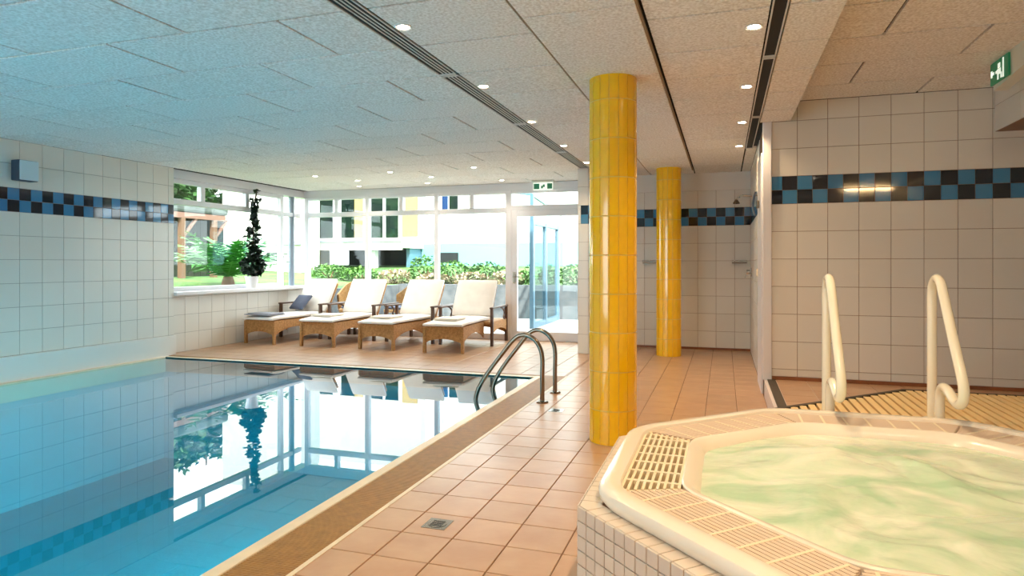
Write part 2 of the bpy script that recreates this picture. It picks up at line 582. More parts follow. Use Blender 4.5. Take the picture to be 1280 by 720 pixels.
w2 = struct(thing('window_2', 'tall white framed glazing behind the loungers', 'window'), 'tall white framed glazing behind the loungers', 'window')
def bbar(x0, x1, z0, z1, m='white_frame', t=0.04):
    frame_bar(w2, x0, x1, YB - t, YB + t + 0.02, z0, z1, m)
big = [-7.27, -6.02, -4.68, -3.38]
for x in big:
    wd = 0.05 if x > -3.5 else 0.038
    bbar(x - wd, x + wd, 0.0, 2.46)
for a, b in zip(big[:-1], big[1:]):
    bbar(a + 0.038, b - 0.038, 2.10, 2.18)
    bbar(a + 0.038, b - 0.038, 0.0, 0.10)
    bbar(a + 0.038, b - 0.038, 2.41, 2.46)
    mid = (a + b) / 2
    bbar(mid - 0.036, mid + 0.036, 2.18, 2.41)
    pane(w2, a + 0.038, b - 0.038, YB - 0.004, YB + 0.004, 0.10, 2.10)
    pane(w2, a + 0.038, mid - 0.036, YB - 0.004, YB + 0.004, 2.18, 2.41)
    pane(w2, mid + 0.036, b - 0.038, YB - 0.004, YB + 0.004, 2.18, 2.41)

d1 = struct(thing('door_1', 'glazed white patio door under a transom light', 'door'), 'glazed white patio door under a transom light', 'door')
def dbar(x0, x1, z0, z1, nm='frame_bar', t=0.035, m='white_frame'):
    return frame_bar(d1, x0, x1, YB - t, YB + t, z0, z1, m, nm)
dbar(-3.33, -1.95, 2.41, 2.46); dbar(-3.33, -1.95, 2.13, 2.21)
dbar(-3.33, -3.23, 0.0, 2.13, 'door_stile'); dbar(-2.02, -1.95, 0.0, 2.13, 'door_stile')
dbar(-3.23, -2.02, 2.03, 2.13, 'door_rail'); dbar(-3.23, -2.02, 0.0, 0.15, 'door_rail')
pane(d1, -3.23, -2.02, YB - 0.004, YB + 0.004, 0.15, 2.03)
pane(d1, -3.33, -1.95, YB - 0.004, YB + 0.004, 2.21, 2.41)
hb = MB(); hb.box(-3.30, -3.26, YB - 0.055, YB - 0.035, 0.93, 1.12); hb.tube([(-3.28, YB - 0.05, 1.04), (-3.28, YB - 0.09, 1.04), (-3.18, YB - 0.09, 1.04)], 0.009, 8, 4)
hb.build('door_handle', M['steel'], d1, smooth=True)

# ---- pier between door and shower
pr_ = struct(MB().box(-1.944, -1.796, 9.006, YB + 0.1, -0.05, CEIL).build('wall_pier', M['grout']), 'narrow tiled pier between the patio door and the shower', 'wall')
lay(pr_, (0, 9.006, 0), (1, 0, 0), (0, 0, 1),
    [(-1.944, -1.796, z0, z1, M['wall_tile']) for z0, z1 in cuts(0.0, CEIL, Z0, T) if abs(z0 - BAND0) > 0.02] +
    [(-1.944, -1.90, BAND0, BAND1, M['wall_tile']), (-1.90, -1.796, BAND0, BAND0 + T / 2, M['blue_tile']), (-1.90, -1.796, BAND0 + T / 2, BAND1, M['navy_tile'])])
lay(pr_, (-1.796, 0, 0), (0, 1, 0), (0, 0, 1), wall_cells(9.0, 10.0, 9.0, T, 0.0, CEIL))

# ---- shower back wall, side wall, right wall
wb = struct(MB().box(-1.95, 0.6, 10.0, 10.2, -0.1, CEIL).build('wall_back', M['grout_warm']), 'tiled shower wall with dark blue checker band', 'wall')
lay(wb, (0, 10.0, 0), (1, 0, 0), (0, 0, 1), wall_cells(-1.79, 0.36, -0.11, T, 0.03, Z0 + 8 * T, flip=1))
struct(MB().box(-1.79, 0.36, 9.985, 10.0, Z0 + 8 * T, CEIL).build('trim_3', M['plaster']), 'plain plaster strip above the shower tiles', 'trim')
struct(MB().box(-1.79, 0.36, 9.985, 10.0, 0.0, 0.03).build('baseboard_back', M['skirt']), 'dark skirting along the shower wall', 'skirting')
wsd = struct(MB().box(0.366, 0.42, 6.62, 10.0, -0.1, CEIL).build('wall_side', M['grout_warm']), 'tiled partition at the side of the shower', 'wall')
lay(wsd, (0.366, 0, 0), (0, -1, 0), (0, 0, 1), [(-b, -a, z0, z1, m) for (a, b, z0, z1, m) in wall_cells(7.5, 10.0, 7.5, T, 0.0, CEIL)])
dj = MB()
dj.box(0.34, 0.362, 6.75, 7.45, 0.0, 2.32)
struct(dj.build('door_2', M['white_frame'], bevel=0.005), 'flat white door panel lining the end of the partition', 'door')
struct(MB().box(0.345, 0.425, 6.575, 6.62, 0.165, CEIL).build('trim_4', M['white_frame'], bevel=0.006), 'white corner trim at the end of the tiled wall', 'trim')
wr = struct(MB().box(0.39, XR, 6.606, 6.85, -0.1, 2.76).build('wall_right', M['grout_warm']), 'cream tiled wall with blue checker band beyond the hot tub', 'wall')
lay(wr, (0, 6.606, 0), (1, 0, 0), (0, 0, 1), wall_cells(0.39, XR, 0.39, T, 0.20, 2.76, flip=0))
struct(MB().box(0.43, XR, 6.585, 6.605, 0.171, 0.20).build('baseboard_right', M['skirt']), 'brown tile skirting along the wall by the hot tub', 'skirting')
struct(MB().box(XR, XR + 0.2, YN, 6.85, -0.1, 2.9).build('wall_far_right', M['plaster']), 'plain wall at the side of the hot tub', 'wall')
wf = MB()
for q in ((-7.5, -6.8, -0.1, 2.58), (-3.4, XR + 0.2, -0.1, 2.76), (-6.8, -3.4, -0.1, 0.25), (-6.8, -3.4, 2.45, 2.58)):
    wf.box(q[0], q[1], YN - 0.2, YN, q[2], q[3])
struct(wf.build('wall_front', M['plaster']), 'plain wall facing the garden windows', 'wall')
w3 = struct(thing('added_window', 'wide window at the near end of the pool', 'window'), 'wide window at the near end of the pool', 'window')  # window added behind the camera to bring more light onto the ceiling
for k in range(3):
    xa = -6.8 + 3.4 * k / 3
    MB().box(xa, xa + 0.08, YN - 0.12, YN - 0.04, 0.25, 2.45).build('frame_bar', M['white_frame'], w3)
    MB().box(xa + 0.08, xa + 3.4 / 3, YN - 0.085, YN - 0.075, 0.25, 2.45).build('pane', M['glass'], w3)
# boxed duct in the corner
bx_ = struct(MB().box(2.206, XR, 4.0, 6.6, 2.38, 2.76).build('trim_5', M['grout_warm']), 'tiled boxed duct under the ceiling', 'duct')
lay(bx_, (2.206, 0, 0), (0, -1, 0), (0, 0, 1), [(-b, -a, z0, z1, M['wall_tile']) for a, b in cuts(4.0, 6.6, 6.6, T * 2) for z0, z1 in ((2.38, 2.60), (2.60, 2.76))])

# ---- ceiling
cb = MB()
cb.box(-7.75, 0.6, YN, YB + 0.35, CEIL + 0.022, 2.95)
cb.box(0.6, XR + 0.2, YN, 6.85, 2.782, 2.95)
ceil = struct(cb.build('ceiling', M['ceiling_gap']), 'suspended ceiling of speckled acoustic panels', 'ceiling')
def rows(x0, x1, w, y0, y1, ph=0.0):
    out = []
    for i, (a, b) in enumerate(cuts(y0, y1, 3.02, 0.615)):
        off = (i * 0.5 * w + ph) % w
        for (c, d) in cuts(x0, x1, x0 + off, w):
            out.append((c, d, a, b, M['ceiling_panel']))
    return out
cc = [(-1.904, -1.776, a, c, M['ceiling_panel']) for a, c in ((YN, -0.1), (-0.1, 2.58))] + [(0.236, 0.314, YN, 2.02, M['ceiling_panel'])] + rows(-7.25, -1.904, 1.23, YN, YB - 0.02) + rows(-1.776, -1.042, 9, YN, YB - 0.02) + rows(-0.408, 0.236, 9, YN, 10.0) + rows(0.236, 0.366, 9, 8.0, 10.0) + rows(0.314, 0.6, 9, YN, 6.6)
cc += [(-1.042, -0.408, 9.56, 10.0, M['ceiling_panel'])]
# on the ceiling underside: u = x, v = -y so that the normal points down
lay(ceil, (0, 0, CEIL + 0.022), (1, 0, 0), (0, -1, 0), [(a, b, -d, -c, m) for a, b, c, d, m in cc], name='ceiling_panel', gap=0.018, d=0.022, c=0.002, rest='ceiling_panel_field', jit=0.0012)
hc = rows(0.6, XR, 1.23, YN, 6.6, 0.4)
lay(ceil, (0, 0, 2.782), (1, 0, 0), (0, -1, 0), [(a, b, -d, -c, m) for a, b, c, d, m in hc], name='ceiling_panel', gap=0.018, d=0.022, c=0.002, rest='ceiling_panel_field', jit=0.0012)
# dropped strip carrying the columns
st_ = struct(MB().box(-1.036, -0.414, YN, 9.56, CEIL - 0.014, CEIL + 0.006).build('trim_6', M['strip_edge']), 'dropped panelled strip along the columns', 'ceiling strip')
lay(st_, (0, 0, CEIL - 0.014), (1, 0, 0), (0, -1, 0), [(-1.03, -0.42, -b, -a, M['ceiling_panel']) for a, b in cuts(YN, 9.56, 3.34, 1.23)], name='ceiling_panel', gap=0.014, d=0.008, c=0.003, rest='ceiling_panel_field')
struct(MB().box(-8.0, XR + 0.4, YN - 0.4, YB + 0.7, 2.95, 3.2).build('roof', M['roof']), 'flat roof slab over the pool hall', 'roof')

# ================================================================== POOL
pool = thing('swimming_pool', 'blue indoor swimming pool basin with cream kerb', 'pool')
b = MB()
z0 = -1.35
b.add([(PX0, PY0, z0), (PX1, PY0, z0), (PX1, PY1, z0), (PX0, PY1, z0), (PX0, PY0, 0), (PX1, PY0, 0), (PX1, PY1, 0), (PX0, PY1, 0)],
      [(0, 1, 2, 3), (0, 4, 5, 1), (1, 5, 6, 2), (2, 6, 7, 3), (3, 7, 4, 0)])
b.build('basin', M['basin'], pool)
kb = MB()
kb.box(PX1, PX1 + 0.075, PY0 - 0.08, PY1 + 0.08, -0.2, 0.004)
kb.build('kerb', M['curb'], pool, bevel=0.008)
MB().box(PX0 - 0.02, PX1, PY1, PY1 + 0.08, -0.2, 0.004).build('kerb', M['curb'], pool, bevel=0.008)
MB().box(PX0 - 0.035, PX0 + 0.03, PY0, PY1, -0.2, 0.006).build('kerb', M['curb'], pool, bevel=0.008)
ch = MB(); ch.box(-1.925, -1.67, PY0, 7.12, -0.2, -0.03); ch.box(PX0, -1.925, 7.03, 7.12, -0.2, -0.03)
ch.build('overflow_channel', M['channel'], pool)
g = MB()
y = PY0
while y < 7.11:
    g.box(-1.922, -1.675, y, y + 0.0125, -0.03, 0.0)
    y += 0.0165
for x in (-1.915, -1.80, -1.685):
    g.box(x - 0.006, x + 0.006, PY0, 7.11, -0.03, -0.006)
x = PX0
while x < -1.93:
    g.box(x, x + 0.0125, 7.033, 7.115, -0.03, 0.0)
    x += 0.0165
go = g.build('grille', M['pool_grate'], pool)
go['kind'] = 'stuff'
go['label'] = 'tan overflow grille of fine cross slats'
MB().box(-1.67, -1.645, PY0, 7.12, -0.1, 0.002).build('grille_edge', M['curb'], pool)
# inlet on the far basin wall
MB().lathe((0, 0, 0), [(0.045, 0), (0.045, 0.012), (0.02, 0.014)], 16).build('inlet', M['steel'], pool, smooth=True).matrix_local = Matrix.Translation((PX0 + 0.005, 5.35, -0.12)) @ Matrix.Rotation(PI / 2, 4, 'Y')
# unseen underwater lamps added to brighten the hall and tint the ceiling blue
for y in (0.4, 2.6, 4.8):
    o = MB().lathe((0, 0, 0), [(0.12, 0), (0.12, 0.02), (0.1, 0.03)], 24).build('added_pool_lamp', M['added_pool_lamp_glow'], pool, smooth=True)
    o.matrix_local = Matrix.Translation((PX1 - 0.002, y, -0.55)) @ Matrix.Rotation(-PI / 2, 4, 'Y')
    light('added_pool_lamp_light', 'SPOT', (PX1 - 0.05, y, -0.55), ADDED_POOL_LAMP_W, (0.74, 1.0, 0.97), pool, (-1, 0, -0.8), spot_size=2.2, spot_blend=0.6, shadow_soft_size=0.08)
n = 60
wm = MB()
wm.add([(PX0 + 0.03, PY0, -0.012), (PX1, PY0, -0.012), (PX1, PY1, -0.012), (PX0 + 0.03, PY1, -0.012)], [(0, 1, 2, 3)])
tag(wm.build('pool_water', M['pool_water']), 'still clear blue water filling the pool', 'water', kind='stuff')

# ladder
lad = thing('pool_ladder', 'stainless steel pool ladder with two arched handrails', 'ladder', (-1.56, 5.95, 0))
lp = [(0, 0), (0, 0.22), (0, 0.40), (-0.025, 0.50), (-0.085, 0.575), (-0.17, 0.605), (-0.26, 0.57), (-0.37, 0.44), (-0.51, 0.26), (-0.60, 0.12), (-0.635, 0.03), (-0.64, -0.05), (-0.60, -0.14), (-0.56, -0.22), (-0.56, -0.6), (-0.56, -1.0)]
for dy in (-0.235, 0.235):
    MB().tube([(a, dy, c) for a, c in lp], 0.0205, 14, 6).build('handrail', M['steel'], lad, smooth=True)
    MB().lathe((0, dy, 0), [(0.055, 0), (0.055, 0.008), (0.045, 0.014), (0.024, 0.016)], 24).build('flange', M['steel'], lad, smooth=True)
for z in (-0.35, -0.62, -0.9):
    MB().box(-0.59, -0.50, -0.235, 0.235, z, z + 0.03).build('tread', M['steel'], lad, bevel=0.005)

# ================================================================== COLUMNS
def column(x, y, ztop, label):
    c = thing('tiled_column', label, 'column', (x, y, 0), group='yellow tiled columns')
    R, n = 0.163, 16
    core = MB().lathe((0, 0, 0), [(R - 0.0005, 0), (R - 0.0005, ztop)], 48).build('core', M['yellow_grout'], c, smooth=True)
    zs = cuts(0.0, ztop, 0.235, 0.269)
    for (z0, z1) in zs:
        h = z1 - z0 - 0.005
        key = ('coltile', round(h, 4))
        if key not in TILE_CACHE:
            mbx = MB()
            aw = 2 * PI / n - 0.005 / R
            seg = 3
            vs_ = []
            for k in range(seg + 1):
                t = -aw / 2 + aw * k / seg
                for (r, z) in ((R - 0.003, -h / 2), (R + 0.004, -h / 2 + 0.0015), (R + 0.004, h / 2 - 0.0015), (R - 0.003, h / 2)):
                    vs_.append((r * math.cos(t), r * math.sin(t), z))
            fs_ = []
            for k in range(seg):
                for j in range(3):
                    fs_.append((k * 4 + j, (k + 1) * 4 + j, (k + 1) * 4 + j + 1, k * 4 + j + 1))
            fs_.append((0, 1, 2, 3)); e = seg * 4; fs_.append((e + 3, e + 2, e + 1, e))
            mbx.add(vs_, fs_)
            me = mbx.mesh('tile', M['yellow_tile'])
            me.polygons.foreach_set('use_smooth', [True] * len(me.polygons)); me.set_sharp_from_angle(angle=0.5)
            TILE_CACHE[key] = me
        for k in range(n):
            o = bpy.data.objects.new('tile', TILE_CACHE[key])
            COL.objects.link(o)
            o.parent = c
            o.location = (0, 0, (z0 + z1) / 2)
            o.rotation_euler = (0, 0, 2 * PI * (k + 0.5) / n)
    return c
column(-0.75, 4.65, CEIL - 0.022, 'bright yellow tiled round column between pool ladder and hot tub')
column(-0.72, 9.2, CEIL - 0.022, 'yellow tiled round column standing before the shower wall')

# ================================================================== HOT TUB
TC = (0.66, 2.63)
def octo(ap, z=None, rnd=0.0):
    r = ap / math.cos(PI / 8)
    return [(TC[0] + r * math.cos(PI / 8 + k * PI / 4), TC[1] + r * math.sin(PI / 8 + k * PI / 4)) for k in range(8)]
def octo_r(ap, rad, seg=5):
    """octagon with rounded corners"""
    P = octo(ap)
    out = []
    for k in range(8):
        p, a, c = Vector(P[k]), Vector(P[k - 1]), Vector(P[(k + 1) % 8])
        da, dc = (a - p).normalized(), (c - p).normalized()
        for j in range(seg + 1):
            t = j / seg
            q = (p + da * rad) * (1 - t) ** 2 + p * 2 * t * (1 - t) + (p + dc * rad) * t * t
            out.append((q.x, q.y))
    return out
tub = thing('hot_tub', 'octagonal cream hot tub in a tiled surround', 'hot tub', (0, 0, 0))
LZ = 0.44
bm_ = MB().prism(octo(1.124), 0.0, LZ - 0.006)
base = bm_.build('surround', M['tub_grout'], tub)
OC = octo(1.124)
for k in range(8):
    a, c = Vector(OC[k]), Vector(OC[(k + 1) % 8])
    L_ = (c - a).length
    U = (c - a).normalized()
    if k not in (2, 3, 4, 5):
        continue
    cells = []
    nn = 18
    for i in range(nn):
        for j in range(9):
            cells.append((i * L_ / nn, (i + 1) * L_ / nn, LZ - 0.0485 * (j + 1), LZ - 0.0485 * j, M['tub_tile']))
    # outward normal is U x Z
    lay(base, (a.x, a.y, 0), (U.x, U.y, 0), (0, 0, 1), cells, gap=0.0035, d=0.006, limit=180 if k == 4 else 60)
    led = [(i * L_ / nn, (i + 1) * L_ / nn, 0.0, 0.075, M['tub_tile']) for i in range(nn)]
    Vn = Vector((0, 0, 1)).cross(Vector((U.x, U.y, 0)))
    lay(base, (a.x, a.y, LZ - 0.006), (U.x, U.y, 0), tuple(Vn), led, gap=0.0035, d=0.006, limit=60)
# acrylic rim: swept profile (apothem, z)
def ring(prof, name, m, rad=0.12, parent=tub, close=False, smooth=True):
    mbx = MB()
    loops = [octo_r(ap, rad * ap / 1.07) for ap, z in prof]
    n_ = len(loops[0])
    vs_ = []
    for (ap, z), lp_ in zip(prof, loops):
        vs_ += [(x, y, z) for x, y in lp_]
    fs_ = []
    for i in range(len(prof) - 1):
        for k in range(n_):
            fs_.append((i * n_ + k, i * n_ + (k + 1) % n_, (i + 1) * n_ + (k + 1) % n_, (i + 1) * n_ + k))
    if close:
        fs_.append(tuple(range((len(prof) - 1) * n_, len(prof) * n_)))
    mbx.add(vs_, fs_)
    return mbx.build(name, m, parent, smooth=smooth)
ring([(1.04, LZ), (1.062, LZ + 0.002), (1.075, LZ + 0.02), (1.078, LZ + 0.038), (1.07, LZ + 0.053), (1.05, LZ + 0.061), (1.02, LZ + 0.061), (1.005, LZ + 0.058), (1.0, LZ + 0.048), (0.998, LZ + 0.0)], 'rim', M['acrylic'])
ring([(0.998, LZ + 0.0), (0.80, LZ - 0.002)], 'overflow_channel', M['tub_channel'], smooth=False)
ring([(0.802, LZ - 0.03), (0.802, LZ + 0.047), (0.796, LZ + 0.052), (0.78, LZ + 0.050), (0.75, LZ + 0.025), (0.725, LZ - 0.01), (0.71, LZ - 0.06), (0.66, LZ - 0.18), (0.5, LZ - 0.40)], 'inner_lip', M['acrylic'], close=True)
# eight grates
for k in range(8):
    ang = k * PI / 4
    gx = MB()
    ap0, ap1, zt = 0.806, 0.994, LZ + 0.046
    th_ = math.tan(PI / 8)
    zb = zt - 0.032
    def pt(r, s, z):
        return (r, s, z)
    open_ = k == 4
    nr = 8 if open_ else 10
    hb_ = (ap1 - ap0) / nr / 2
    for j in range(nr + 1):                         # bars along the edge
        r = ap0 + (ap1 - ap0) * j / nr
        w = hb_ * (0.42 if open_ else 0.78)
        e = r * th_ - 0.006
        gx.box(r - w, r + w, -e, e, zb, zt)
    ns = 7 if open_ else 8
    smax = ap1 * th_
    cx_ = MB()
    for j in range(ns + 1):                         # bars across
        s = smax * 0.97 * (2 * j / ns - 1)
        ra = max(ap0, abs(s) / th_ + 0.008)
        if ra < ap1 - 0.01:
            cx_.box(ra, ap1, s - (0.008 if open_ else 0.005), s + (0.008 if open_ else 0.005), zb, zt + 0.001)
    for sg in (-1, 1):
        gx.bar((ap0, sg * (ap0 * th_ - 0.012), (zb + zt) / 2), (ap1, sg * (ap1 * th_ - 0.012), (zb + zt) / 2), 0.016, 0.0195)
    o = gx.build('overflow_grate', M['tub_grate' if open_ else 'tub_grate_pink'], tub)
    cx_.build('cross_bars', M['tub_grate'], o)['kind'] = 'stuff'
    o.location = (TC[0], TC[1], 0)
    o.rotation_euler = (0, 0, ang)
# churning water
wmb = MB()
nr, nt_ = 46, 144
vs_ = [(TC[0], TC[1], 0)]
def octr(t, ap):
    a = (t + PI / 8) % (PI / 4) - PI / 8
    return ap / math.cos(a)
for i in range(1, nr + 1):
    for k in range(nt_):
        t = 2 * PI * k / nt_
        r = octr(t, 0.742) * (i / nr)
        x, y = TC[0] + r * math.cos(t), TC[1] + r * math.sin(t)
        vs_.append((x, y, 0))
out = []
for (x, y, z) in vs_:
    d = math.hypot(x - TC[0], y - TC[1]) / 0.78
    fall = max(0.15, 1 - d ** 4)
    q = Vector((x * 3.0 + 5, y * 3.0, 0.3))
    q2 = q + Vector((noise.noise(q * 0.7), noise.noise(q * 0.7 + Vector((9, 3, 1))), 0)) * 1.1
    h = noise.noise(q2) * 0.03 + (1 - abs(noise.noise(q2 * 2.1 + Vector((4, 4, 4))))) * 0.012 + noise.noise(q2 * 5.5) * 0.006
    out.append((x, y, LZ + 0.006 + h * fall + 0.028 * math.exp(-((x - 0.45) ** 2 + (y - 2.85) ** 2) / 0.10)))
fs_ = [(0, 1 + k, 1 + (k + 1) % nt_) for k in range(nt_)]
for i in range(nr - 1):
    for k in range(nt_):
        a0, a1 = 1 + i * nt_ + k, 1 + i * nt_ + (k + 1) % nt_
        fs_.append((a0, a0 + nt_, a1 + nt_, a1))
wmb.add(out, fs_)
tm = bpy.data.materials.new('tub_water')
tm.use_nodes = True
nt = tm.node_tree
p = nt.nodes['Principled BSDF']
p.inputs['Roughness'].default_value = 0.16
p.inputs['IOR'].default_value = 1.33
p.inputs['Subsurface Weight'].default_value = 0.25
p.inputs['Subsurface Radius'].default_value = (0.05, 0.08, 0.05)
p.inputs['Subsurface Scale'].default_value = 0.5
tcn = nt.nodes.new('ShaderNodeTexCoord')
mp = nt.nodes.new('ShaderNodeMapping'); mp.inputs['Scale'].default_value = (1.6, 2.6, 1); mp.inputs['Rotation'].default_value = (0, 0, 0.5)
nz = nt.nodes.new('ShaderNodeTexNoise'); nz.inputs['Scale'].default_value = 1.7; nz.inputs['Detail'].default_value = 6; nz.inputs['Distortion'].default_value = 1.4
rp = nt.nodes.new('ShaderNodeValToRGB')
rp.color_ramp.elements[0].position = 0.34; rp.color_ramp.elements[0].color = lin((178, 208, 176))
rp.color_ramp.elements[1].position = 0.72; rp.color_ramp.elements[1].color = lin((234, 238, 222))
e = rp.color_ramp.elements.new(0.52); e.color = lin((208, 223, 200))
nt.links.new(tcn.outputs['Object'], mp.inputs[0]); nt.links.new(mp.outputs[0], nz.inputs['Vector'])
nt.links.new(nz.outputs['Fac'], rp.inputs[0]); nt.links.new(rp.outputs[0], p.inputs['Base Color'])
nb = nt.nodes.new('ShaderNodeTexNoise'); nb.inputs['Scale'].default_value = 14; nb.inputs['Detail'].default_value = 5
bp = nt.nodes.new('ShaderNodeBump'); bp.inputs['Strength'].default_value = 0.25; bp.inputs['Distance'].default_value = 0.02
nt.links.new(tcn.outputs['Object'], nb.inputs['Vector']); nt.links.new(nb.outputs['Fac'], bp.inputs['Height']); nt.links.new(bp.outputs[0], p.inputs['Normal'])
tag(wmb.build('tub_water', tm, smooth=True), 'cloudy pale green churning water in the hot tub', 'water', kind='stuff')

# entry deck behind the tub
deck = thing('entry_deck', 'low cream slatted entry deck behind the hot tub', 'deck', (0, 0, 0))
def deck_range(x):
    y1 = min(x + 3.70, 4.82)
    bk = TC[1] + 1.135
    cr = TC[0] + 1.135 * math.tan(PI / 8)
    if x <= cr:
        y0 = bk
    elif x <= TC[0] + 1.135:
        y0 = bk - (x - cr)
    else:
        y0 = TC[1]
    return y0, y1
db = MB()
db.prism([(0.14, 3.772), (1.132, 3.772), (1.80, 3.10), (1.80, 2.63), (2.6, 2.63), (2.6, 4.80), (1.10, 4.80)], 0.166, 0.418)
db.build('deck_body', M['deck_gap'], deck)
x = 0.16
while x < 2.58:
    y0, y1 = deck_range(x)
    if y1 - y0 > 0.05:
        MB().box(x, x + 0.036, y0 + 0.004, y1 - 0.03, 0.418, 0.44).build('slat', M['deck_slat'], deck)
    x += 0.05
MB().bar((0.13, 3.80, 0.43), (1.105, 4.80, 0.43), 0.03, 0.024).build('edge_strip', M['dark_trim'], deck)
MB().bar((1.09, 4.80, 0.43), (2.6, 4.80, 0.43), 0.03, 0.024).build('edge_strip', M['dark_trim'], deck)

# rails at the tub
prof = [(0, 0), (0, 0.3), (0, 0.56), (0, 0.655), (-0.02, 0.705), (-0.075, 0.735), (-0.14, 0.715), (-0.19, 0.655), (-0.32, 0.47), (-0.44, 0.31), (-0.475, 0.245), (-0.465, 0.19), (-0.415, 0.16), (-0.35, 0.165), (-0.26, 0.195), (-0.185, 0.20), (-0.14, 0.17), (-0.125, 0.11), (-0.125, 0)]
for i, x in enumerate((0.53, 1.03)):
    r = thing('hand_rail', ('cream tubular grab rail where the hot tub meets the diagonal deck edge', 'cream tubular grab rail in the middle of the slatted deck edge')[i], 'handrail', (x, 3.92, 0.441), group='grab rails at the hot tub')
    MB().tube([(0, a, c) for a, c in prof], 0.0225, 14, 6).build('tube', M['rail_white'], r, smooth=True)
    for yy in (0, -0.125):
        MB().lathe((0, yy, 0), [(0.045, 0), (0.045, 0.006), (0.03, 0.012), (0.024, 0.012)], 20).build('flange', M['rail_white'], r, smooth=True)

# ================================================================== LOUNGERS
def arch_panel(mb, a, c, z_top, z_leg, z_mid, th, n=14):
    """woven apron between a and c (xy), arched along its lower edge"""
    a, c = Vector((a[0], a[1], 0)), Vector((c[0], c[1], 0))
    d = (c - a).normalized()
    nn = Vector((-d.y, d.x, 0)) * th / 2
    vs_ = []
    for i in range(n + 1):
        t = i / n
        p_ = a.lerp(c, t)
        zl = z_leg + (z_mid - z_leg) * math.sin(PI * t) ** 0.7
        for s_ in (-1, 1):
            q = p_ + nn * s_
            vs_ += [(q.x, q.y, zl), (q.x, q.y, z_top)]
    fs_ = []
    for i in range(n):
        k, m_ = i * 4, (i + 1) * 4
        fs_ += [(k, m_, m_ + 1, k + 1), (k + 2, k + 3, m_ + 3, m_ + 2), (k + 1, m_ + 1, m_ + 3, k + 3), (k, k + 2, m_ + 2, m_)]
    mb.add(vs_, fs_)
def pad(name, m, parent, w, l, t, sag=0.0, round_=0.035, nx=8, ny=14):
    """stuffed cushion lying in local xy, origin at the middle of its near edge"""
    mb = MB()
    vs_ = []
    for side in (0, 1):
        for j in range(ny + 1):
            for i in range(nx + 1):
                u, v = i / nx * 2 - 1, j / ny * 2 - 1
                ex = (1 - abs(u) ** 6) * (1 - abs(v) ** 10)
                z = t / 2 + (t / 2 * (0.35 + 0.65 * ex ** 0.5)) * (1 if side else -1)
                if side:
                    z += 0.006 * noise.noise(Vector((u * 2, v * 4, w * 9)))
                vs_.append((u * w / 2 * (1 - 0.02 * abs(v) ** 8), (v + 1) / 2 * l, z - sag * max(0, -v - 0.75)))
    st = (nx + 1) * (ny + 1)
    fs_ = []
    for side in (0, 1):
        for j in range(ny):
            for i in range(nx):
                a_ = side * st + j * (nx + 1) + i
                fs_.append((a_, a_ + 1, a_ + nx + 2, a_ + nx + 1))
    edge = [i for i in range(nx + 1)] + [j * (nx + 1) + nx for j in range(1, ny + 1)] + [ny * (nx + 1) + i for i in range(nx - 1, -1, -1)] + [j * (nx + 1) for j in range(ny - 1, 0, -1)]
    for a_, c_ in zip(edge, edge[1:] + edge[:1]):
        fs_.append((a_, c_, c_ + st, a_ + st))
    mb.add(vs_, fs_)
    o = mb.build(name, m, parent, smooth=True)
    return o
def make_lounger():
    t = thing('sun_lounger', '', 'sun lounger', group='wicker sun loungers in a row')
    hw, aw = 0.285, 0.42
    W = M['wicker']
    mb = MB(); arch_panel(mb, (-hw, 0.02), (hw, 0.02), 0.36, 0.13, 0.20, 0.02); mb.build('front_apron', W, t)
    for s in (-1, 1):
        mb = MB(); arch_panel(mb, (s * hw, 0.03), (s * hw, 0.93), 0.36, 0.13, 0.25, 0.02); mb.build('side_apron', W, t)
        mb = MB(); arch_panel(mb, (s * aw, 0.95), (s * aw, 1.70), 0.36, 0.17, 0.25, 0.02); mb.build('side_apron', W, t)
        MB().box(s * hw - 0.02, s * hw + 0.02, 0.0, 0.04, 0, 0.36).build('leg', W, t)
        MB().box(s * aw - 0.021, s * aw + 0.021, 0.92, 0.965, 0, 0.57).build('leg', M['wicker_dark'], t)
        MB().box(s * aw - 0.021, s * aw + 0.021, 1.685, 1.73, 0, 0.57).build('leg', M['wicker_dark'], t)
        MB().box(s * aw - 0.03, s * aw + 0.03, 0.91, 1.735, 0.565, 0.59).build('armrest', M['wicker_dark'], t, bevel=0.006)
        MB().tube([(s * aw, 1.40, 0.565), (s * aw, 1.53, 0.53), (s * aw, 1.60, 0.46), (s * aw, 1.56, 0.40), (s * aw, 1.62, 0.36)], 0.014, 8, 5).build('arm_stay', M['wicker_dark'], t, smooth=True)
    fr = MB(); fr.box(-hw, hw, 0.0, 1.0, 0.335, 0.372); fr.box(-aw, aw, 0.93, 1.70, 0.33, 0.368)
    fr.build('seat_frame', W, t, bevel=0.006)
    mb = MB(); arch_panel(mb, (-aw, 1.70), (aw, 1.70), 0.36, 0.13, 0.22, 0.02); mb.build('rear_apron', W, t)
    c = pad('seat_cushion', M['cushion'], t, 0.60, 1.34, 0.075, sag=0.05)
    c.location = (0, -0.03, 0.37)
    tilt = math.radians(59)
    bf = MB(); bf.box(-0.31, 0.31, 0, 0.60, -0.03, 0.0)
    o = bf.build('backrest', W, t, bevel=0.008); o.location = (0, 1.24, 0.40); o.rotation_euler = (tilt, 0, 0)
    c = pad('back_cushion', M['cushion'], t, 0.655, 0.63, 0.10)
    c.location = (0, 1.235, 0.415); c.rotation_euler = (tilt, 0, 0)
    MB().bar((0, 1.69, 0.38), (0, 1.56, 0.80), 0.05, 0.03).build('back_prop', M['wicker_dark'], t)
    return t
proto = make_lounger()
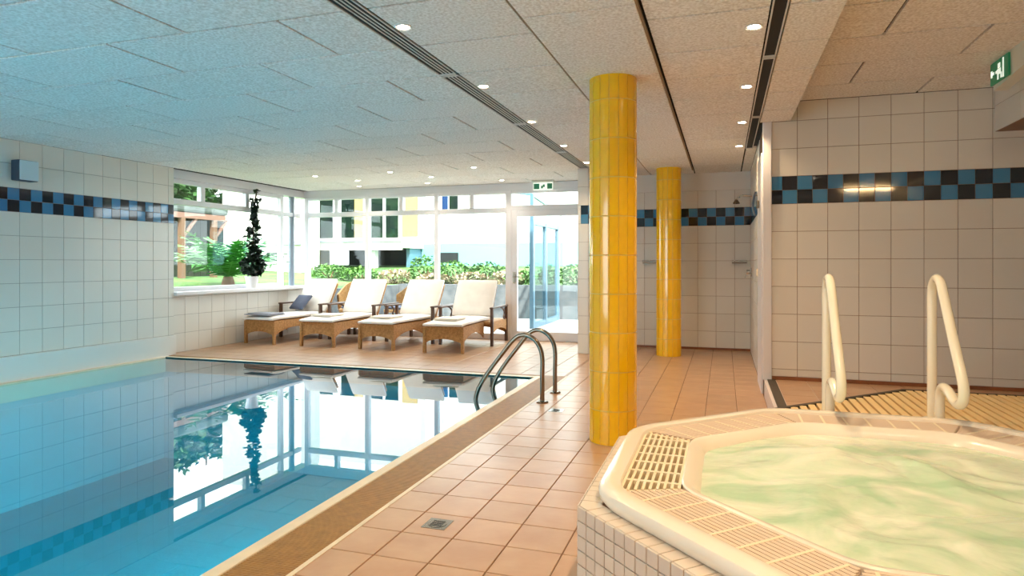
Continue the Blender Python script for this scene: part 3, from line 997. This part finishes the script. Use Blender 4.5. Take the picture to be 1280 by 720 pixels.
spots = [(-6.90, 8.52, math.radians(-5), 'wicker sun lounger with a grey towel, beside the low tiled window wall'),
         (-5.84, 8.50, math.radians(-1), 'wicker sun lounger next to the one carrying the grey towel'),
         (-4.82, 8.47, math.radians(-4), 'wicker sun lounger between the one by the door and its other neighbour'),
         (-3.74, 8.43, math.radians(2), 'wicker sun lounger nearest the glazed patio door')]
for i, (x, y, rz, lb) in enumerate(spots):
    o = proto if i == 0 else copy_tree(proto)
    o.location = (x, y, 0)
    o.rotation_euler = (0, 0, rz)
    o['label'] = lb
    tw = MB(); tw.box(-0.20, 0.16, 0.12, 0.50, 0, 0.012); tw.box(-0.20, 0.16, 0.14, 0.50, 0.013, 0.026)
    if i == 0:
        tw = MB(); tw.box(-0.30, 0.22, -0.01, 0.34, 0, 0.014); tw.box(-0.27, 0.20, 0.04, 0.33, 0.014, 0.028)
    tt = thing('folded_towel', ('grey towel spread over the foot of the lounger by the low wall', 'folded cream towel on the lounger beside the grey towel', 'folded cream towel on the lounger third from the low wall', 'folded cream towel on the lounger nearest the patio door')[i], 'towel', (x, y, 0.449), rz, 'towels on the loungers')
    tw.build('cloth', M['towel_grey'] if i == 0 else M['towel'], tt, bevel=0.006)
# slate cushion leaning at the back of the first lounger
sl = thing('slate_cushion', 'dark slate cushion propped on the lounger by the low wall', 'cushion', (-6.90, 8.52, 0), math.radians(-5))
c = pad('cover', M['slate_cloth'], sl, 0.34, 0.30, 0.08)
c.location = (-0.12, 1.0, 0.46); c.rotation_euler = (math.radians(46), 0, math.radians(-12))
# ================================================================== CEILING FITTINGS
def downlight(x, y, z, label, group, watt=DOWNLIGHT_W, col=(1.0, 0.84, 0.64)):
    t = thing('downlight', label, 'downlight', (x, y, z), group=group)
    MB().lathe((0, 0, 0), [(0.030, -0.002), (0.046, -0.008), (0.050, -0.004), (0.050, 0.0)], 24, cap=False).build('trim_ring', M['slot_white'], t, smooth=True)
    MB().lathe((0, 0, 0), [(0.033, -0.004), (0.033, -0.001)], 20).build('lens', M['lamp_glow'], t)
    light('downlight_lamp', 'SPOT', (0, 0, -0.012), watt, col, t, (0, 0, -1), spot_size=2.2, spot_blend=0.8, shadow_soft_size=0.035)
for k in range(-3, 5):  # the nearer ones, out of view, are added to raise the brightness
    downlight(-1.71, 3.31 + 1.29 * k, CEIL, 'small recessed ceiling downlight beside the long black slot vent', 'downlights along the pool edge', 21, (1.0, 0.73, 0.43))
for k in range(-4, 4):  # this row too is extended out of view with lamps added for brightness
    downlight(0.16, 3.91 + 1.30 * k, CEIL, 'small recessed ceiling downlight beside the narrow slot near the shower', 'downlights towards the shower', 36, (1.0, 0.71, 0.41))
for (x, y) in ((-5.88, 8.52), (-5.56, 9.19), (-5.93, 9.86), (-4.59, 8.48), (-4.25, 9.14), (-4.63, 9.82), (-3.27, 8.41), (-3.35, 9.83)):
    downlight(x, y, CEIL, 'small recessed ceiling downlight above the row of loungers', 'downlights above the loungers')
# unseen lamps in the higher ceiling, added to brighten the hot tub side
for (x, y) in ((1.5, 0.6), (2.1, 2.6), (1.2, 3.0)):
    downlight(x, y, 2.76, 'unseen added downlight in the higher ceiling over the hot tub', 'added downlights over the hot tub', 5, (1.0, 0.80, 0.56))

def slot_vent(x0, x1, segs, nsl, label, group):
    for (ya, yb) in segs:
        t = thing('slot_vent', label, 'vent', ((x0 + x1) / 2, (ya + yb) / 2, CEIL), group=group)
        if yb > 8.5:
            t['label'] = 'black linear slot vent section ending at the tiled pier'
        hw, hl = (x1 - x0) / 2, (yb - ya) / 2
        MB().box(-hw, hw, -hl, hl, 0.0, 0.008).build('slot', M['black'], t)
        MB().box(-hw, -hw + 0.009, -hl, hl, -0.006, 0.004).build('frame_rail', M['slot_white'], t)
        MB().box(hw - 0.009, hw, -hl, hl, -0.006, 0.004).build('frame_rail', M['slot_white'], t)
        for s in (-1, 1):
            MB().box(-hw, hw, s * hl - (0.02 if s > 0 else 0), s * hl + (0.02 if s < 0 else 0), -0.0075, 0.004).build('end_cap', M['slot_white'], t)
        for k in range(1, nsl):
            xx = -hw + 0.012 + (2 * hw - 0.024) * k / nsl
            MB().box(xx - 0.0045, xx + 0.0045, -hl, hl, -0.003, 0.004).build('blade', M['slot_white'], t)
slot_vent(-1.905, -1.775, [(2.58, 4.24), (4.26, 5.93), (5.95, 7.58), (7.6, 8.98)], 4, 'white framed black linear slot vent in the ceiling along the pool', 'slot vents along the pool')
slot_vent(0.235, 0.315, [(2.02, 4.5), (4.52, 6.3), (6.32, 8.0)], 1, 'narrow single slot vent in the ceiling towards the shower', 'slot vents towards the shower')

# ================================================================== WALL FITTINGS
sp = thing('wall_speaker', 'small pale wall speaker above the checker band', 'speaker', (XL + 0.006, 5.10, 2.25))
MB().box(0, 0.03, -0.05, 0.05, -0.06, 0.06).build('bracket', M['speaker_dark'], sp)
o = MB().box(0.03, 0.15, -0.105, 0.105, -0.11, 0.11).build('cabinet', M['speaker_dark'], sp, bevel=0.01)
o = MB().box(0.15, 0.165, -0.10, 0.10, -0.105, 0.105).build('grille', M['speaker'], sp, bevel=0.01)

# exit sign above the patio door
es = thing('exit_sign', 'green and white exit sign hanging above the patio door', 'exit sign', (-2.73, 10.05, 2.42))
MB().box(-0.18, 0.18, -0.03, 0.03, 0.125, 0.16).build('housing', M['housing'], es, bevel=0.004)
MB().box(-0.16, 0.16, -0.008, 0.008, 0.0, 0.125).build('sign_plate', M['sign_white'], es)
for q in ((-0.15, -0.06, 0.02, 0.105), (0.07, 0.15, 0.02, 0.105), (-0.03, 0.0, 0.03, 0.07), (0.0, 0.03, 0.05, 0.09)):
    MB().box(q[0], q[1], -0.011, -0.008, q[2], q[3]).build('pictogram', M['sign_green'], es)
# exit sign by the duct
e2 = thing('exit_sign', 'green exit sign on a wedge housing beside the boxed duct', 'exit sign', (1.92, 5.64, 2.55))
MB().add([(0.01, -0.46, 0.06), (0.10, -0.46, 0.06), (0.10, 0.17, 0.0), (0.01, 0.17, 0.0), (0.0, -0.46, 0.21), (0.12, -0.46, 0.21), (0.12, 0.17, 0.21), (0.0, 0.17, 0.21)],
         [(0, 3, 2, 1), (4, 5, 6, 7), (0, 1, 5, 4), (1, 2, 6, 5), (2, 3, 7, 6), (3, 0, 4, 7)]).build('housing', M['housing'], e2)
MB().box(-0.012, 0.0, -0.16, 0.165, 0.035, 0.195).build('sign_plate', M['sign_green'], e2)
def rect2(y0, y1, za, zb):
    MB().box(-0.015, -0.012, y0, y1, za, zb).build('pictogram', M['sign_white'], e2)
rect2(-0.02, 0.02, 0.13, 0.165); rect2(-0.03, 0.03, 0.085, 0.125); rect2(0.03, 0.06, 0.10, 0.12); rect2(-0.05, -0.03, 0.05, 0.09); rect2(0.01, 0.03, 0.05, 0.085)
rect2(-0.085, -0.065, 0.045, 0.185); rect2(0.09, 0.14, 0.105, 0.125); rect2(0.125, 0.15, 0.09, 0.14)
# surface mounted tube lamp on the higher ceiling
t = thing('tube_lamp', 'slim white tube lamp under the higher ceiling', 'tube lamp', (2.68, -1.2, 2.72))
MB().box(-0.46, 0.46, -0.03, 0.03, 0.018, 0.04).build('housing', M['housing'], t, bevel=0.004)
o = MB().tube([(-0.43, 0, 0), (0.43, 0, 0)], 0.016, 10, 1).build('tube', M['tube_glow'], t, smooth=True)
# shower fittings
t = thing('shower_fixture', 'chrome shower head on a bent wall arm', 'shower head', (0.36, 9.45, 2.17))
MB().tube([(0, 0, 0), (-0.08, 0, 0.01), (-0.16, 0, 0), (-0.19, 0, -0.05)], 0.014, 10, 5).build('arm', M['chrome'], t, smooth=True)
o = MB().lathe((-0.2, 0, -0.10), [(0.045, 0), (0.045, 0.015), (0.015, 0.06)], 18).build('rose', M['steel'], t, smooth=True)
t = thing('shower_mixer', 'chrome shower mixer valve on the partition tiles', 'mixer', (0.36, 9.45, 1.14))
o = MB().lathe((0, 0, 0), [(0.06, 0), (0.06, 0.02), (0.03, 0.03), (0.03, 0.07)], 18).build('body', M['chrome'], t, smooth=True); o.rotation_euler = (0, -PI / 2, 0)
MB().bar((-0.06, 0, 0), (-0.09, 0, -0.08), 0.014, 0.014).build('lever', M['chrome'], t)
for (x, lb) in ((0.21, 'small soap shelf beside the shower mixer'), (-1.06, 'small soap shelf between the two yellow columns')):
    t = thing('soap_shelf', lb, 'soap shelf', (x, 10.0, 1.26), group='soap shelves on the shower wall')
    MB().box(-0.1, 0.1, -0.09, -0.002, 0.0, 0.014).build('shelf', M['steel'], t, bevel=0.003)
    MB().tube([(-0.1, -0.004, 0.03), (-0.1, -0.09, 0.04), (0.1, -0.09, 0.04), (0.1, -0.004, 0.03)], 0.005, 8, 1).build('guard_rail', M['chrome'], t)
t = thing('hand_shower', 'dark wall mounted hand shower on the white door lining', 'hand shower', (0.338, 7.05, 1.84))
MB().box(-0.03, 0, -0.02, 0.02, -0.03, 0.05).build('bracket', M['steel'], t, bevel=0.01)
MB().tube([(-0.04, 0, -0.1), (-0.06, 0.03, -0.02), (-0.05, 0.02, 0.08), (-0.03, 0, 0.14)], 0.011, 8, 5).build('handle', M['speaker_dark'], t, smooth=True)
t = thing('light_switch', 'small white light switch on the partition', 'switch', (0.338, 7.3, 1.16))
MB().box(-0.012, 0, -0.04, 0.04, -0.04, 0.04).build('plate', M['rail_white'], t, bevel=0.003)
MB().box(-0.018, -0.012, -0.025, 0.025, -0.03, 0.03).build('rocker', M['rail_white'], t)
# floor drains
for (x, y, lb) in ((-1.31, 2.89, 'square steel floor drain with a round cover set in a large floor tile'), (-1.36, 5.44, 'small steel floor drain near the pool ladder')):
    t = thing('floor_drain', lb, 'drain', (x, y, 0.0), group='floor drains')
    MB().box(-0.06, 0.06, -0.06, 0.06, 0, 0.002).build('plate', M['steel'], t)
    MB().lathe((0, 0, 0.002), [(0.045, 0), (0.045, 0.0015)], 24).build('cover', M['steel'], t)
    for k in range(5):
        MB().box(-0.03, 0.03, -0.03 + k * 0.014, -0.024 + k * 0.014, 0.0036, 0.0042).build('slot', M['black'], t)

# ================================================================== PLANTS
def leaf_cloud(mb, pts, size, jitter=0.4, asp=0.5):
    for p_ in pts:
        d = Vector((random.gauss(0, 1), random.gauss(0, 1), random.gauss(0, 0.6))).normalized()
        s = size * random.uniform(0.7, 1.3)
        r = d.cross(Vector((random.random(), random.random(), 1))).normalized()
        up = r.cross(d)
        p_ = Vector(p_)
        mb.add([p_ - d * s / 2, p_ + r * s * asp / 2 + up * s * 0.06, p_ + d * s / 2, p_ - r * s * asp / 2 + up * s * 0.06], [(0, 1, 2), (0, 2, 3)])
def ell(cx, cy, cz, rx, ry, rz, n, shell=0.35):
    out = []
    for _ in range(n):
        v = Vector((random.gauss(0, 1), random.gauss(0, 1), random.gauss(0, 1))).normalized() * random.uniform(shell, 1) ** 0.5
        out.append((cx + v.x * rx, cy + v.y * ry, cz + v.z * rz))
    return out
# potted climber on the sill
pl = thing('potted_plant', 'tall dark climbing houseplant in a white pot on the window sill', 'plant', (-7.29, 8.83, 0.86))
MB().lathe((0, 0, 0), [(0.075, 0), (0.10, 0.17), (0.108, 0.17), (0.108, 0.19), (0.095, 0.19), (0.09, 0.16)], 28).build('pot', M['pot'], pl, smooth=True)
MB().lathe((0, 0, 0.155), [(0.088, 0), (0.088, 0.006)], 20).build('soil', M['soil'], pl)
MB().tube([(0, 0, 0.15), (0.01, 0.02, 0.7), (0, 0.04, 1.2), (0.0, 0.12, 1.6)], 0.012, 8, 6).build('stem', M['stem'], pl)
lv = MB()
pts = ell(0.02, 0.0, 0.36, 0.15, 0.25, 0.17, 330) + ell(0.02, 0.02, 0.56, 0.10, 0.15, 0.12, 80)
for k in range(300):
    z = random.uniform(0.55, 1.46)
    rr = 0.085 + 0.05 * math.sin(z * 9)
    a_ = random.uniform(0, 2 * PI)
    pts.append((rr * math.cos(a_) * random.random(), 0.02 + 0.05 * (z - 0.5) + rr * 1.1 * math.sin(a_) * random.random() ** 0.5, z))
pts += ell(0, 0.12, 1.57, 0.03, 0.05, 0.04, 10)
leaf_cloud(lv, pts, 0.105, asp=0.7)
lv.build('foliage', M['dark_leaf'], pl)

# ================================================================== GARDEN
def gz(x, y):
    a = max(0.0, -7.6 - x)
    c = max(0.0, y - 14.6)
    return 0.70 + 0.05 * min(max(a, c), 10) + 0.02 * noise.noise(Vector((x * 0.5, y * 0.5, 0)))
def ground(name, x0, x1, y0, y1, nx, ny, m, label):
    mb = MB()
    vs_ = [(x0 + (x1 - x0) * i / nx, y0 + (y1 - y0) * j / ny, 0) for j in range(ny + 1) for i in range(nx + 1)]
    vs_ = [(a, c, gz(a, c)) for a, c, _ in vs_]
    fs_ = [(j * (nx + 1) + i, j * (nx + 1) + i + 1, (j + 1) * (nx + 1) + i + 1, (j + 1) * (nx + 1) + i) for j in range(ny) for i in range(nx)]
    mb.add(vs_, fs_)
    return struct(mb.build(name, M[m], smooth=True), label, 'lawn')
ground('lawn', -34, -7.62, -8, 44, 40, 60, 'lawn', 'sunlit green lawn outside the garden window')
ground('lawn', -7.62, 14, 14.72, 44, 30, 40, 'lawn', 'lawn above the grey retaining wall behind the patio')
struct(MB().box(-7.62, 6, YB + 0.2, 14.5, -0.2, -0.01).build('terrace', M['paving']), 'pale paved terrace outside the patio door', 'terrace')
struct(MB().box(-7.62, 6, 14.5, 14.72, -0.2, 0.76).build('retaining_wall', M['stone']), 'grey stone retaining wall behind the terrace', 'wall')
struct(MB().box(-7.75, -7.6, YB + 0.3, 14.72, -0.2, 0.74).build('retaining_wall', M['stone']), 'grey stone retaining wall at the side of the terrace', 'wall')

# big fern-like palm
pf = thing('fern_palm', 'large bright green fern palm outside the garden window', 'plant', (-9.62, 10.95, gz(-9.62, 10.95)))
MB().lathe((0, 0, 0), [(0.14, -0.02), (0.12, 0.12), (0.09, 0.2)], 14).build('trunk', M['bark'], pf, smooth=True)
for k in range(34):
    az = k * 2.399
    el = 0.35 + 1.05 * ((k % 9) / 9)
    ln = random.uniform(1.1, 1.5)
    fr_ = MB()
    pts = []
    for i in range(15):
        t = i / 14
        r = ln * t * math.cos(el) + 0.15 * t * t * ln
        z = 0.18 + ln * t * math.sin(el) * (1 - 0.3 * t)
        pts.append(Vector((r, 0, z)))
    fr_.tube(pts, lambda t: 0.012 * (1 - t) + 0.003, 5, 1)
    for i in range(2, 15):
        t = i / 14
        w = 0.30 * math.sin(PI * min(1, t * 0.93 + 0.07)) ** 0.8 + 0.03
        d = (pts[i] - pts[i - 1]).normalized()
        for s in (-1, 1):
            a0 = pts[i]
            tip = a0 + Vector((0, s, 0)) * w + d * w * 0.6 + Vector((0, 0, random.uniform(-0.55, 0.1) * w))
            fr_.add([a0 - d * 0.035, a0 + d * 0.035, tip], [(0, 1, 2)])
    o = fr_.build('frond', M['frond'], pf)
    o.rotation_euler = (0, 0, az)

def tree(name, label, x, y, h, cr, n, m='leaf', size=0.35, group=None, low=0.45):
    t = thing(name, label, 'tree', (x, y, gz(x, y)), group=group)
    MB().tube([(0, 0, 0), (0.1, 0.05, h * 0.3), (0.0, 0.1, h * 0.6), (0.1, 0, h * 0.9)], lambda q: 0.16 * (1 - q) + 0.03, 8, 4).build('trunk', M['bark'], t, smooth=True)
    lv = MB()
    pts = []
    for k in range(9):
        a_ = k * 2.4
        pts += ell(math.cos(a_) * cr * 0.55, math.sin(a_) * cr * 0.55, h * (low + 0.5 * random.random()), cr * 0.5, cr * 0.5, cr * 0.4, n // 9)
    leaf_cloud(lv, pts, size, asp=0.6)
    lv.build('foliage', M[m], t)
    return t
tree('garden_tree', 'leafy green tree behind the garden hut', -18.0, 16.6, 5.2, 2.2, 4200, group='garden trees', low=0.35, size=0.3)
tree('garden_tree', 'tall green tree beside the white house', -19.8, 21.2, 6.2, 2.2, 3600, group='garden trees', low=0.35, size=0.3)
tree('garden_tree', 'dense tree at the edge of the lawn', -21.5, 13.5, 5.0, 2.0, 3000, group='garden trees', low=0.3)
# garden hut
hx, hy = -13.2, 12.6
hz = gz(hx, hy)
hut = thing('garden_hut', 'dark wooden garden hut with a thatched roof', 'hut', (hx, hy, hz))
MB().box(-1.6, 1.32, -1.8, 0.95, 2.42 - hz + 0.04, 2.70 - hz).build('roof', M['thatch'], hut, bevel=0.06)
MB().box(1.20, 1.30, -1.8, 0.85, 2.32 - hz, 2.45 - hz).build('beam', M['rafter'], hut)
for yy in (-1.6, -0.5, 0.5):
    MB().box(1.19, 1.31, yy - 0.06, yy + 0.06, -0.1, 2.33 - hz).build('post', M['bark'], hut)
    MB().bar((1.25, yy + 0.05, 1.9 - hz), (1.25, yy + 0.45, 2.34 - hz), 0.06, 0.06).build('brace', M['rafter'], hut)
k = 0
yy = -1.8
while yy < 1.2:
    MB().box(0.7, 0.76, yy, yy + 0.19, -0.1, 2.45 - hz).build('board', M['hut_board'], hut)
    yy += 0.2
# white house left
wh = thing('white_house', 'plain white house wall standing behind the fern palm', 'house', (-14.5, 20.0, 0.9))
MB().prism([(-1.55, -2.0), (1.55, -2.0), (0.2, 1.0), (-1.9, 1.0)], -0.2, 5.2).build('wall', M['facade'], wh)
MB().box(0.55, 1.6, -2.12, -2.0, 0.98, 1.08).build('ledge', M['grey_post'], wh)
MB().box(0.25, 0.9, -2.04, -2.0, 0.45, 0.72).build('cellar_window', M['house_glass'], wh)

# apartment building at the back
ap_ = thing('apartment_building', 'cream apartment building with balcony slab and tall windows', 'building', (-14.0, 24.0, 1.1))
def part(nm, m, x0, x1, y0, y1, z0, z1, par=ap_, org=(-14.0, 24.0, 1.1), **k):
    return MB().box(x0 - org[0], x1 - org[0], y0 - org[1], y1 - org[1], z0 - org[2], z1 - org[2]).build(nm, M[m], par, **k)
wins = [(-16.45, -14.62, 2.34, 4.25), (-13.98, -12.62, 2.32, 4.3)]
xs = [-19.5, wins[0][0], wins[0][1], wins[1][0], wins[1][1], -11.6]
for a, c in ((xs[0], xs[1]), (xs[2], xs[3]), (xs[4], xs[5])):
    part('wall', 'facade', a, c, 24.0, 24.4, 2.0, 7.0)
part('wall', 'facade', xs[1], xs[2], 24.0, 24.4, 4.25, 7.0); part('wall', 'facade', xs[3], xs[4], 24.0, 24.4, 4.3, 7.0)
part('wall', 'facade', xs[1], xs[2], 24.0, 24.4, 2.0, 2.34); part('wall', 'facade', xs[3], xs[4], 24.0, 24.4, 2.0, 2.32)
part('shutter', 'facade_yellow', -16.95, -16.45, 23.94, 24.0, 2.34, 4.25)
part('shutter', 'facade_yellow', -14.62, -14.25, 23.94, 24.0, 2.34, 4.25)
part('shutter', 'facade_yellow', -12.42, -11.75, 23.94, 24.0, 2.36, 4.35)
for (x0, x1, za, zb) in wins:
    f = MB()
    w = part('window', 'white_frame', (x0 + x1) / 2 - (0.17 if x0 < -15 else 0.04), (x0 + x1) / 2 + (0.17 if x0 < -15 else 0.04), 24.02, 24.12, za, zb)
    mid = (x0 + x1) / 2
    part('pane', 'house_glass', x0, mid - 0.04, 24.12, 24.15, za, zb, w)
    part('pane', 'house_glass', mid + 0.04, x1, 24.12, 24.15, za, zb, w)
part('balcony_slab', 'facade', -17.5, -11.5, 22.2, 24.0, 1.86, 2.1)
part('balcony_fascia', 'facade', -17.5, -11.5, 22.1, 22.2, 1.78, 2.14)
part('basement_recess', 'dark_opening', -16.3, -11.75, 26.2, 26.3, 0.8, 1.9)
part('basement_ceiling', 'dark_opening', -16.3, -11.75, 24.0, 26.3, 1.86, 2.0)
part('basement_side', 'facade_yellow', -17.4, -16.3, 23.9, 24.7, 0.8, 1.86)
part('column', 'facade', -13.0, -12.72, 22.3, 22.55, 0.8, 1.86)
part('basement_side', 'blue_frame', -11.75, -11.6, 23.0, 24.7, 0.8, 1.86)
part('ledge', 'grey_post', -17.55, -11.45, 22.05, 22.1, 2.10, 2.15)
# annex and teal garden wall
an = thing('white_annex', 'bright white annex building with one blue window', 'building', (-8.5, 26.0, 1.1))
AO = (-8.5, 26.0, 1.1)
part('wall', 'facade', -11.6, 3.0, 26.0, 30.0, 0.9, 5.6, an, AO)
w = part('window', 'white_frame', -11.62, -10.75, 25.96, 26.0, 3.5, 4.5, an, AO)
part('pane', 'house_glass_blue', -11.55, -11.28, 25.94, 25.97, 3.56, 4.45, w, AO)
part('pane', 'house_glass', -11.22, -10.82, 25.94, 25.97, 3.56, 4.45, w, AO)
gw = thing('garden_wall', 'pale turquoise garden wall with a dark vent opening', 'wall', (-8.0, 24.0, 1.0))
GO = (-8.0, 24.0, 1.0)
part('wall', 'facade_teal', -11.58, 3.0, 24.0, 24.25, 0.8, 2.06, gw, GO)
part('vent', 'dark_opening', -10.84, -9.98, 23.96, 24.0, 1.30, 1.70, gw, GO)
# hedges and flowering shrubs above the retaining wall
def shrub(x, y, rx, ry, h, n, m, label, nm='shrub', size=0.10, group='shrubs above the terrace'):
    t = thing(nm, label, 'shrub', (x, y, gz(x, y) - 0.02), group=group)
    lv = MB(); leaf_cloud(lv, ell(0, 0, h * 0.45, rx, ry, h * 0.55, n), size, asp=0.65)
    lv.build('foliage', M[m], t)
    sm = MB()
    for k in range(4):
        a_ = k * 1.6
        sm.tube([(0, 0, 0), (rx * 0.4 * math.cos(a_), ry * 0.4 * math.sin(a_), h * 0.5)], 0.02, 5, 1)
    sm.build('stems', M['bark'], t)
i = 0
for (x, y, rx, h, m, lb) in ((-10.3, 15.6, 0.6, 0.45, 'hedge_leaf', 'low round green shrub before the basement recess'), (-9.3, 15.5, 0.6, 0.42, 'hedge_leaf', 'low round green shrub before the white column'),
                             (-8.2, 15.4, 0.5, 0.40, 'flower_leaf', 'cream flowering shrub near the corner of the terrace'), (-7.5, 15.8, 0.55, 0.75, 'hedge_leaf', 'tall green shrub before the teal wall end'),
                             (-6.6, 15.6, 0.6, 0.62, 'hedge_leaf', 'light green shrub below the dark vent opening'), (-5.7, 15.6, 0.6, 0.58, 'hedge_leaf', 'leafy green shrub before the turquoise wall'),
                             (-7.0, 15.22, 0.5, 0.32, 'flower_leaf', 'cream flowering shrub on the retaining wall edge'), (-6.0, 15.22, 0.5, 0.34, 'flower_leaf', 'pale flowering shrub behind the loungers'),
                             (-5.0, 15.22, 0.5, 0.40, 'flower_leaf', 'pale flowering shrub near the glass screen'), (-4.2, 15.2, 0.5, 0.60, 'hedge_leaf', 'green shrub seen through the glass screen'),
                             (-3.3, 15.2, 0.5, 0.55, 'hedge_leaf', 'green shrub at the end of the glass screen')):
    shrub(x, y, rx, 0.42, h, 600, m, lb)
# glazed screen outside the door
gs = thing('glass_screen', 'blue framed glass screen receding from the patio door', 'glass screen', (-3.56, 12.3, 0))
ys = [0, 0.95, 2.0]
for i, yy in enumerate(ys):
    MB().box(-0.04, 0.04, yy - 0.05, yy + 0.05, -0.01, 2.1).build('post', M['blue_frame'], gs)
for a, c in zip(ys[:-1], ys[1:]):
    MB().box(-0.035, 0.035, a + 0.05, c - 0.05, 2.02, 2.1).build('top_rail', M['blue_frame'], gs)
    MB().box(-0.035, 0.035, a + 0.05, c - 0.05, -0.01, 0.1).build('bottom_rail', M['blue_frame'], gs)
    MB().box(-0.005, 0.005, a + 0.05, c - 0.05, 0.1, 2.02).build('pane', M['green_glass'], gs)
MB().bar((0, -0.02, 2.1), (0, -0.02, 2.62), 0.07, 0.07).build('upper_post', M['blue_frame'], gs)
MB().bar((0, -0.02, 2.6), (0.1, 2.0, 2.34), 0.05, 0.05).build('roof_bar', M['blue_frame'], gs)
MB().bar((0, -0.02, 2.6), (-1.0, -0.3, 2.75), 0.05, 0.05).build('roof_bar', M['blue_frame'], gs)
# wicker chairs on the terrace
def make_chair(label, x, y, rz):
    t = thing('terrace_chair', label, 'chair', (x, y, -0.01), rz, 'wicker chairs on the terrace')
    W = M['wicker']
    MB().box(-0.27, 0.27, -0.25, 0.27, 0.34, 0.40).build('seat', W, t, bevel=0.02)
    mb = MB()
    n = 10
    vs_ = []
    for i in range(n + 1):
        a_ = PI * 0.12 + PI * 0.76 * i / n
        for r in (0.30, 0.335):
            h = 0.62 + 0.30 * math.sin(a_) ** 2
            vs_ += [(r * math.cos(a_), 0.02 + r * math.sin(a_), 0.36), (r * math.cos(a_) * 1.08, 0.02 + r * math.sin(a_) * 1.2, h)]
    fs_ = []
    for i in range(n):
        k, m_ = i * 4, (i + 1) * 4
        fs_ += [(k, k + 1, m_ + 1, m_), (k + 2, m_ + 2, m_ + 3, k + 3), (k + 1, k + 3, m_ + 3, m_ + 1)]
    mb.add(vs_, fs_); mb.build('backrest', W, t)
    for sx in (-0.24, 0.24):
        for sy in (-0.22, 0.24):
            MB().box(sx - 0.018, sx + 0.018, sy - 0.018, sy + 0.018, 0, 0.35).build('leg', M['wicker_dark'], t)
    c = pad('cushion', M['slate_cloth'], t, 0.46, 0.46, 0.07); c.location = (0, -0.23, 0.395)
make_chair('curved wicker terrace chair behind the lounger with the grey towel', -6.85, 11.2, 0.5)
make_chair('wicker terrace chair seen between the two middle loungers', -5.85, 11.3, -0.3)
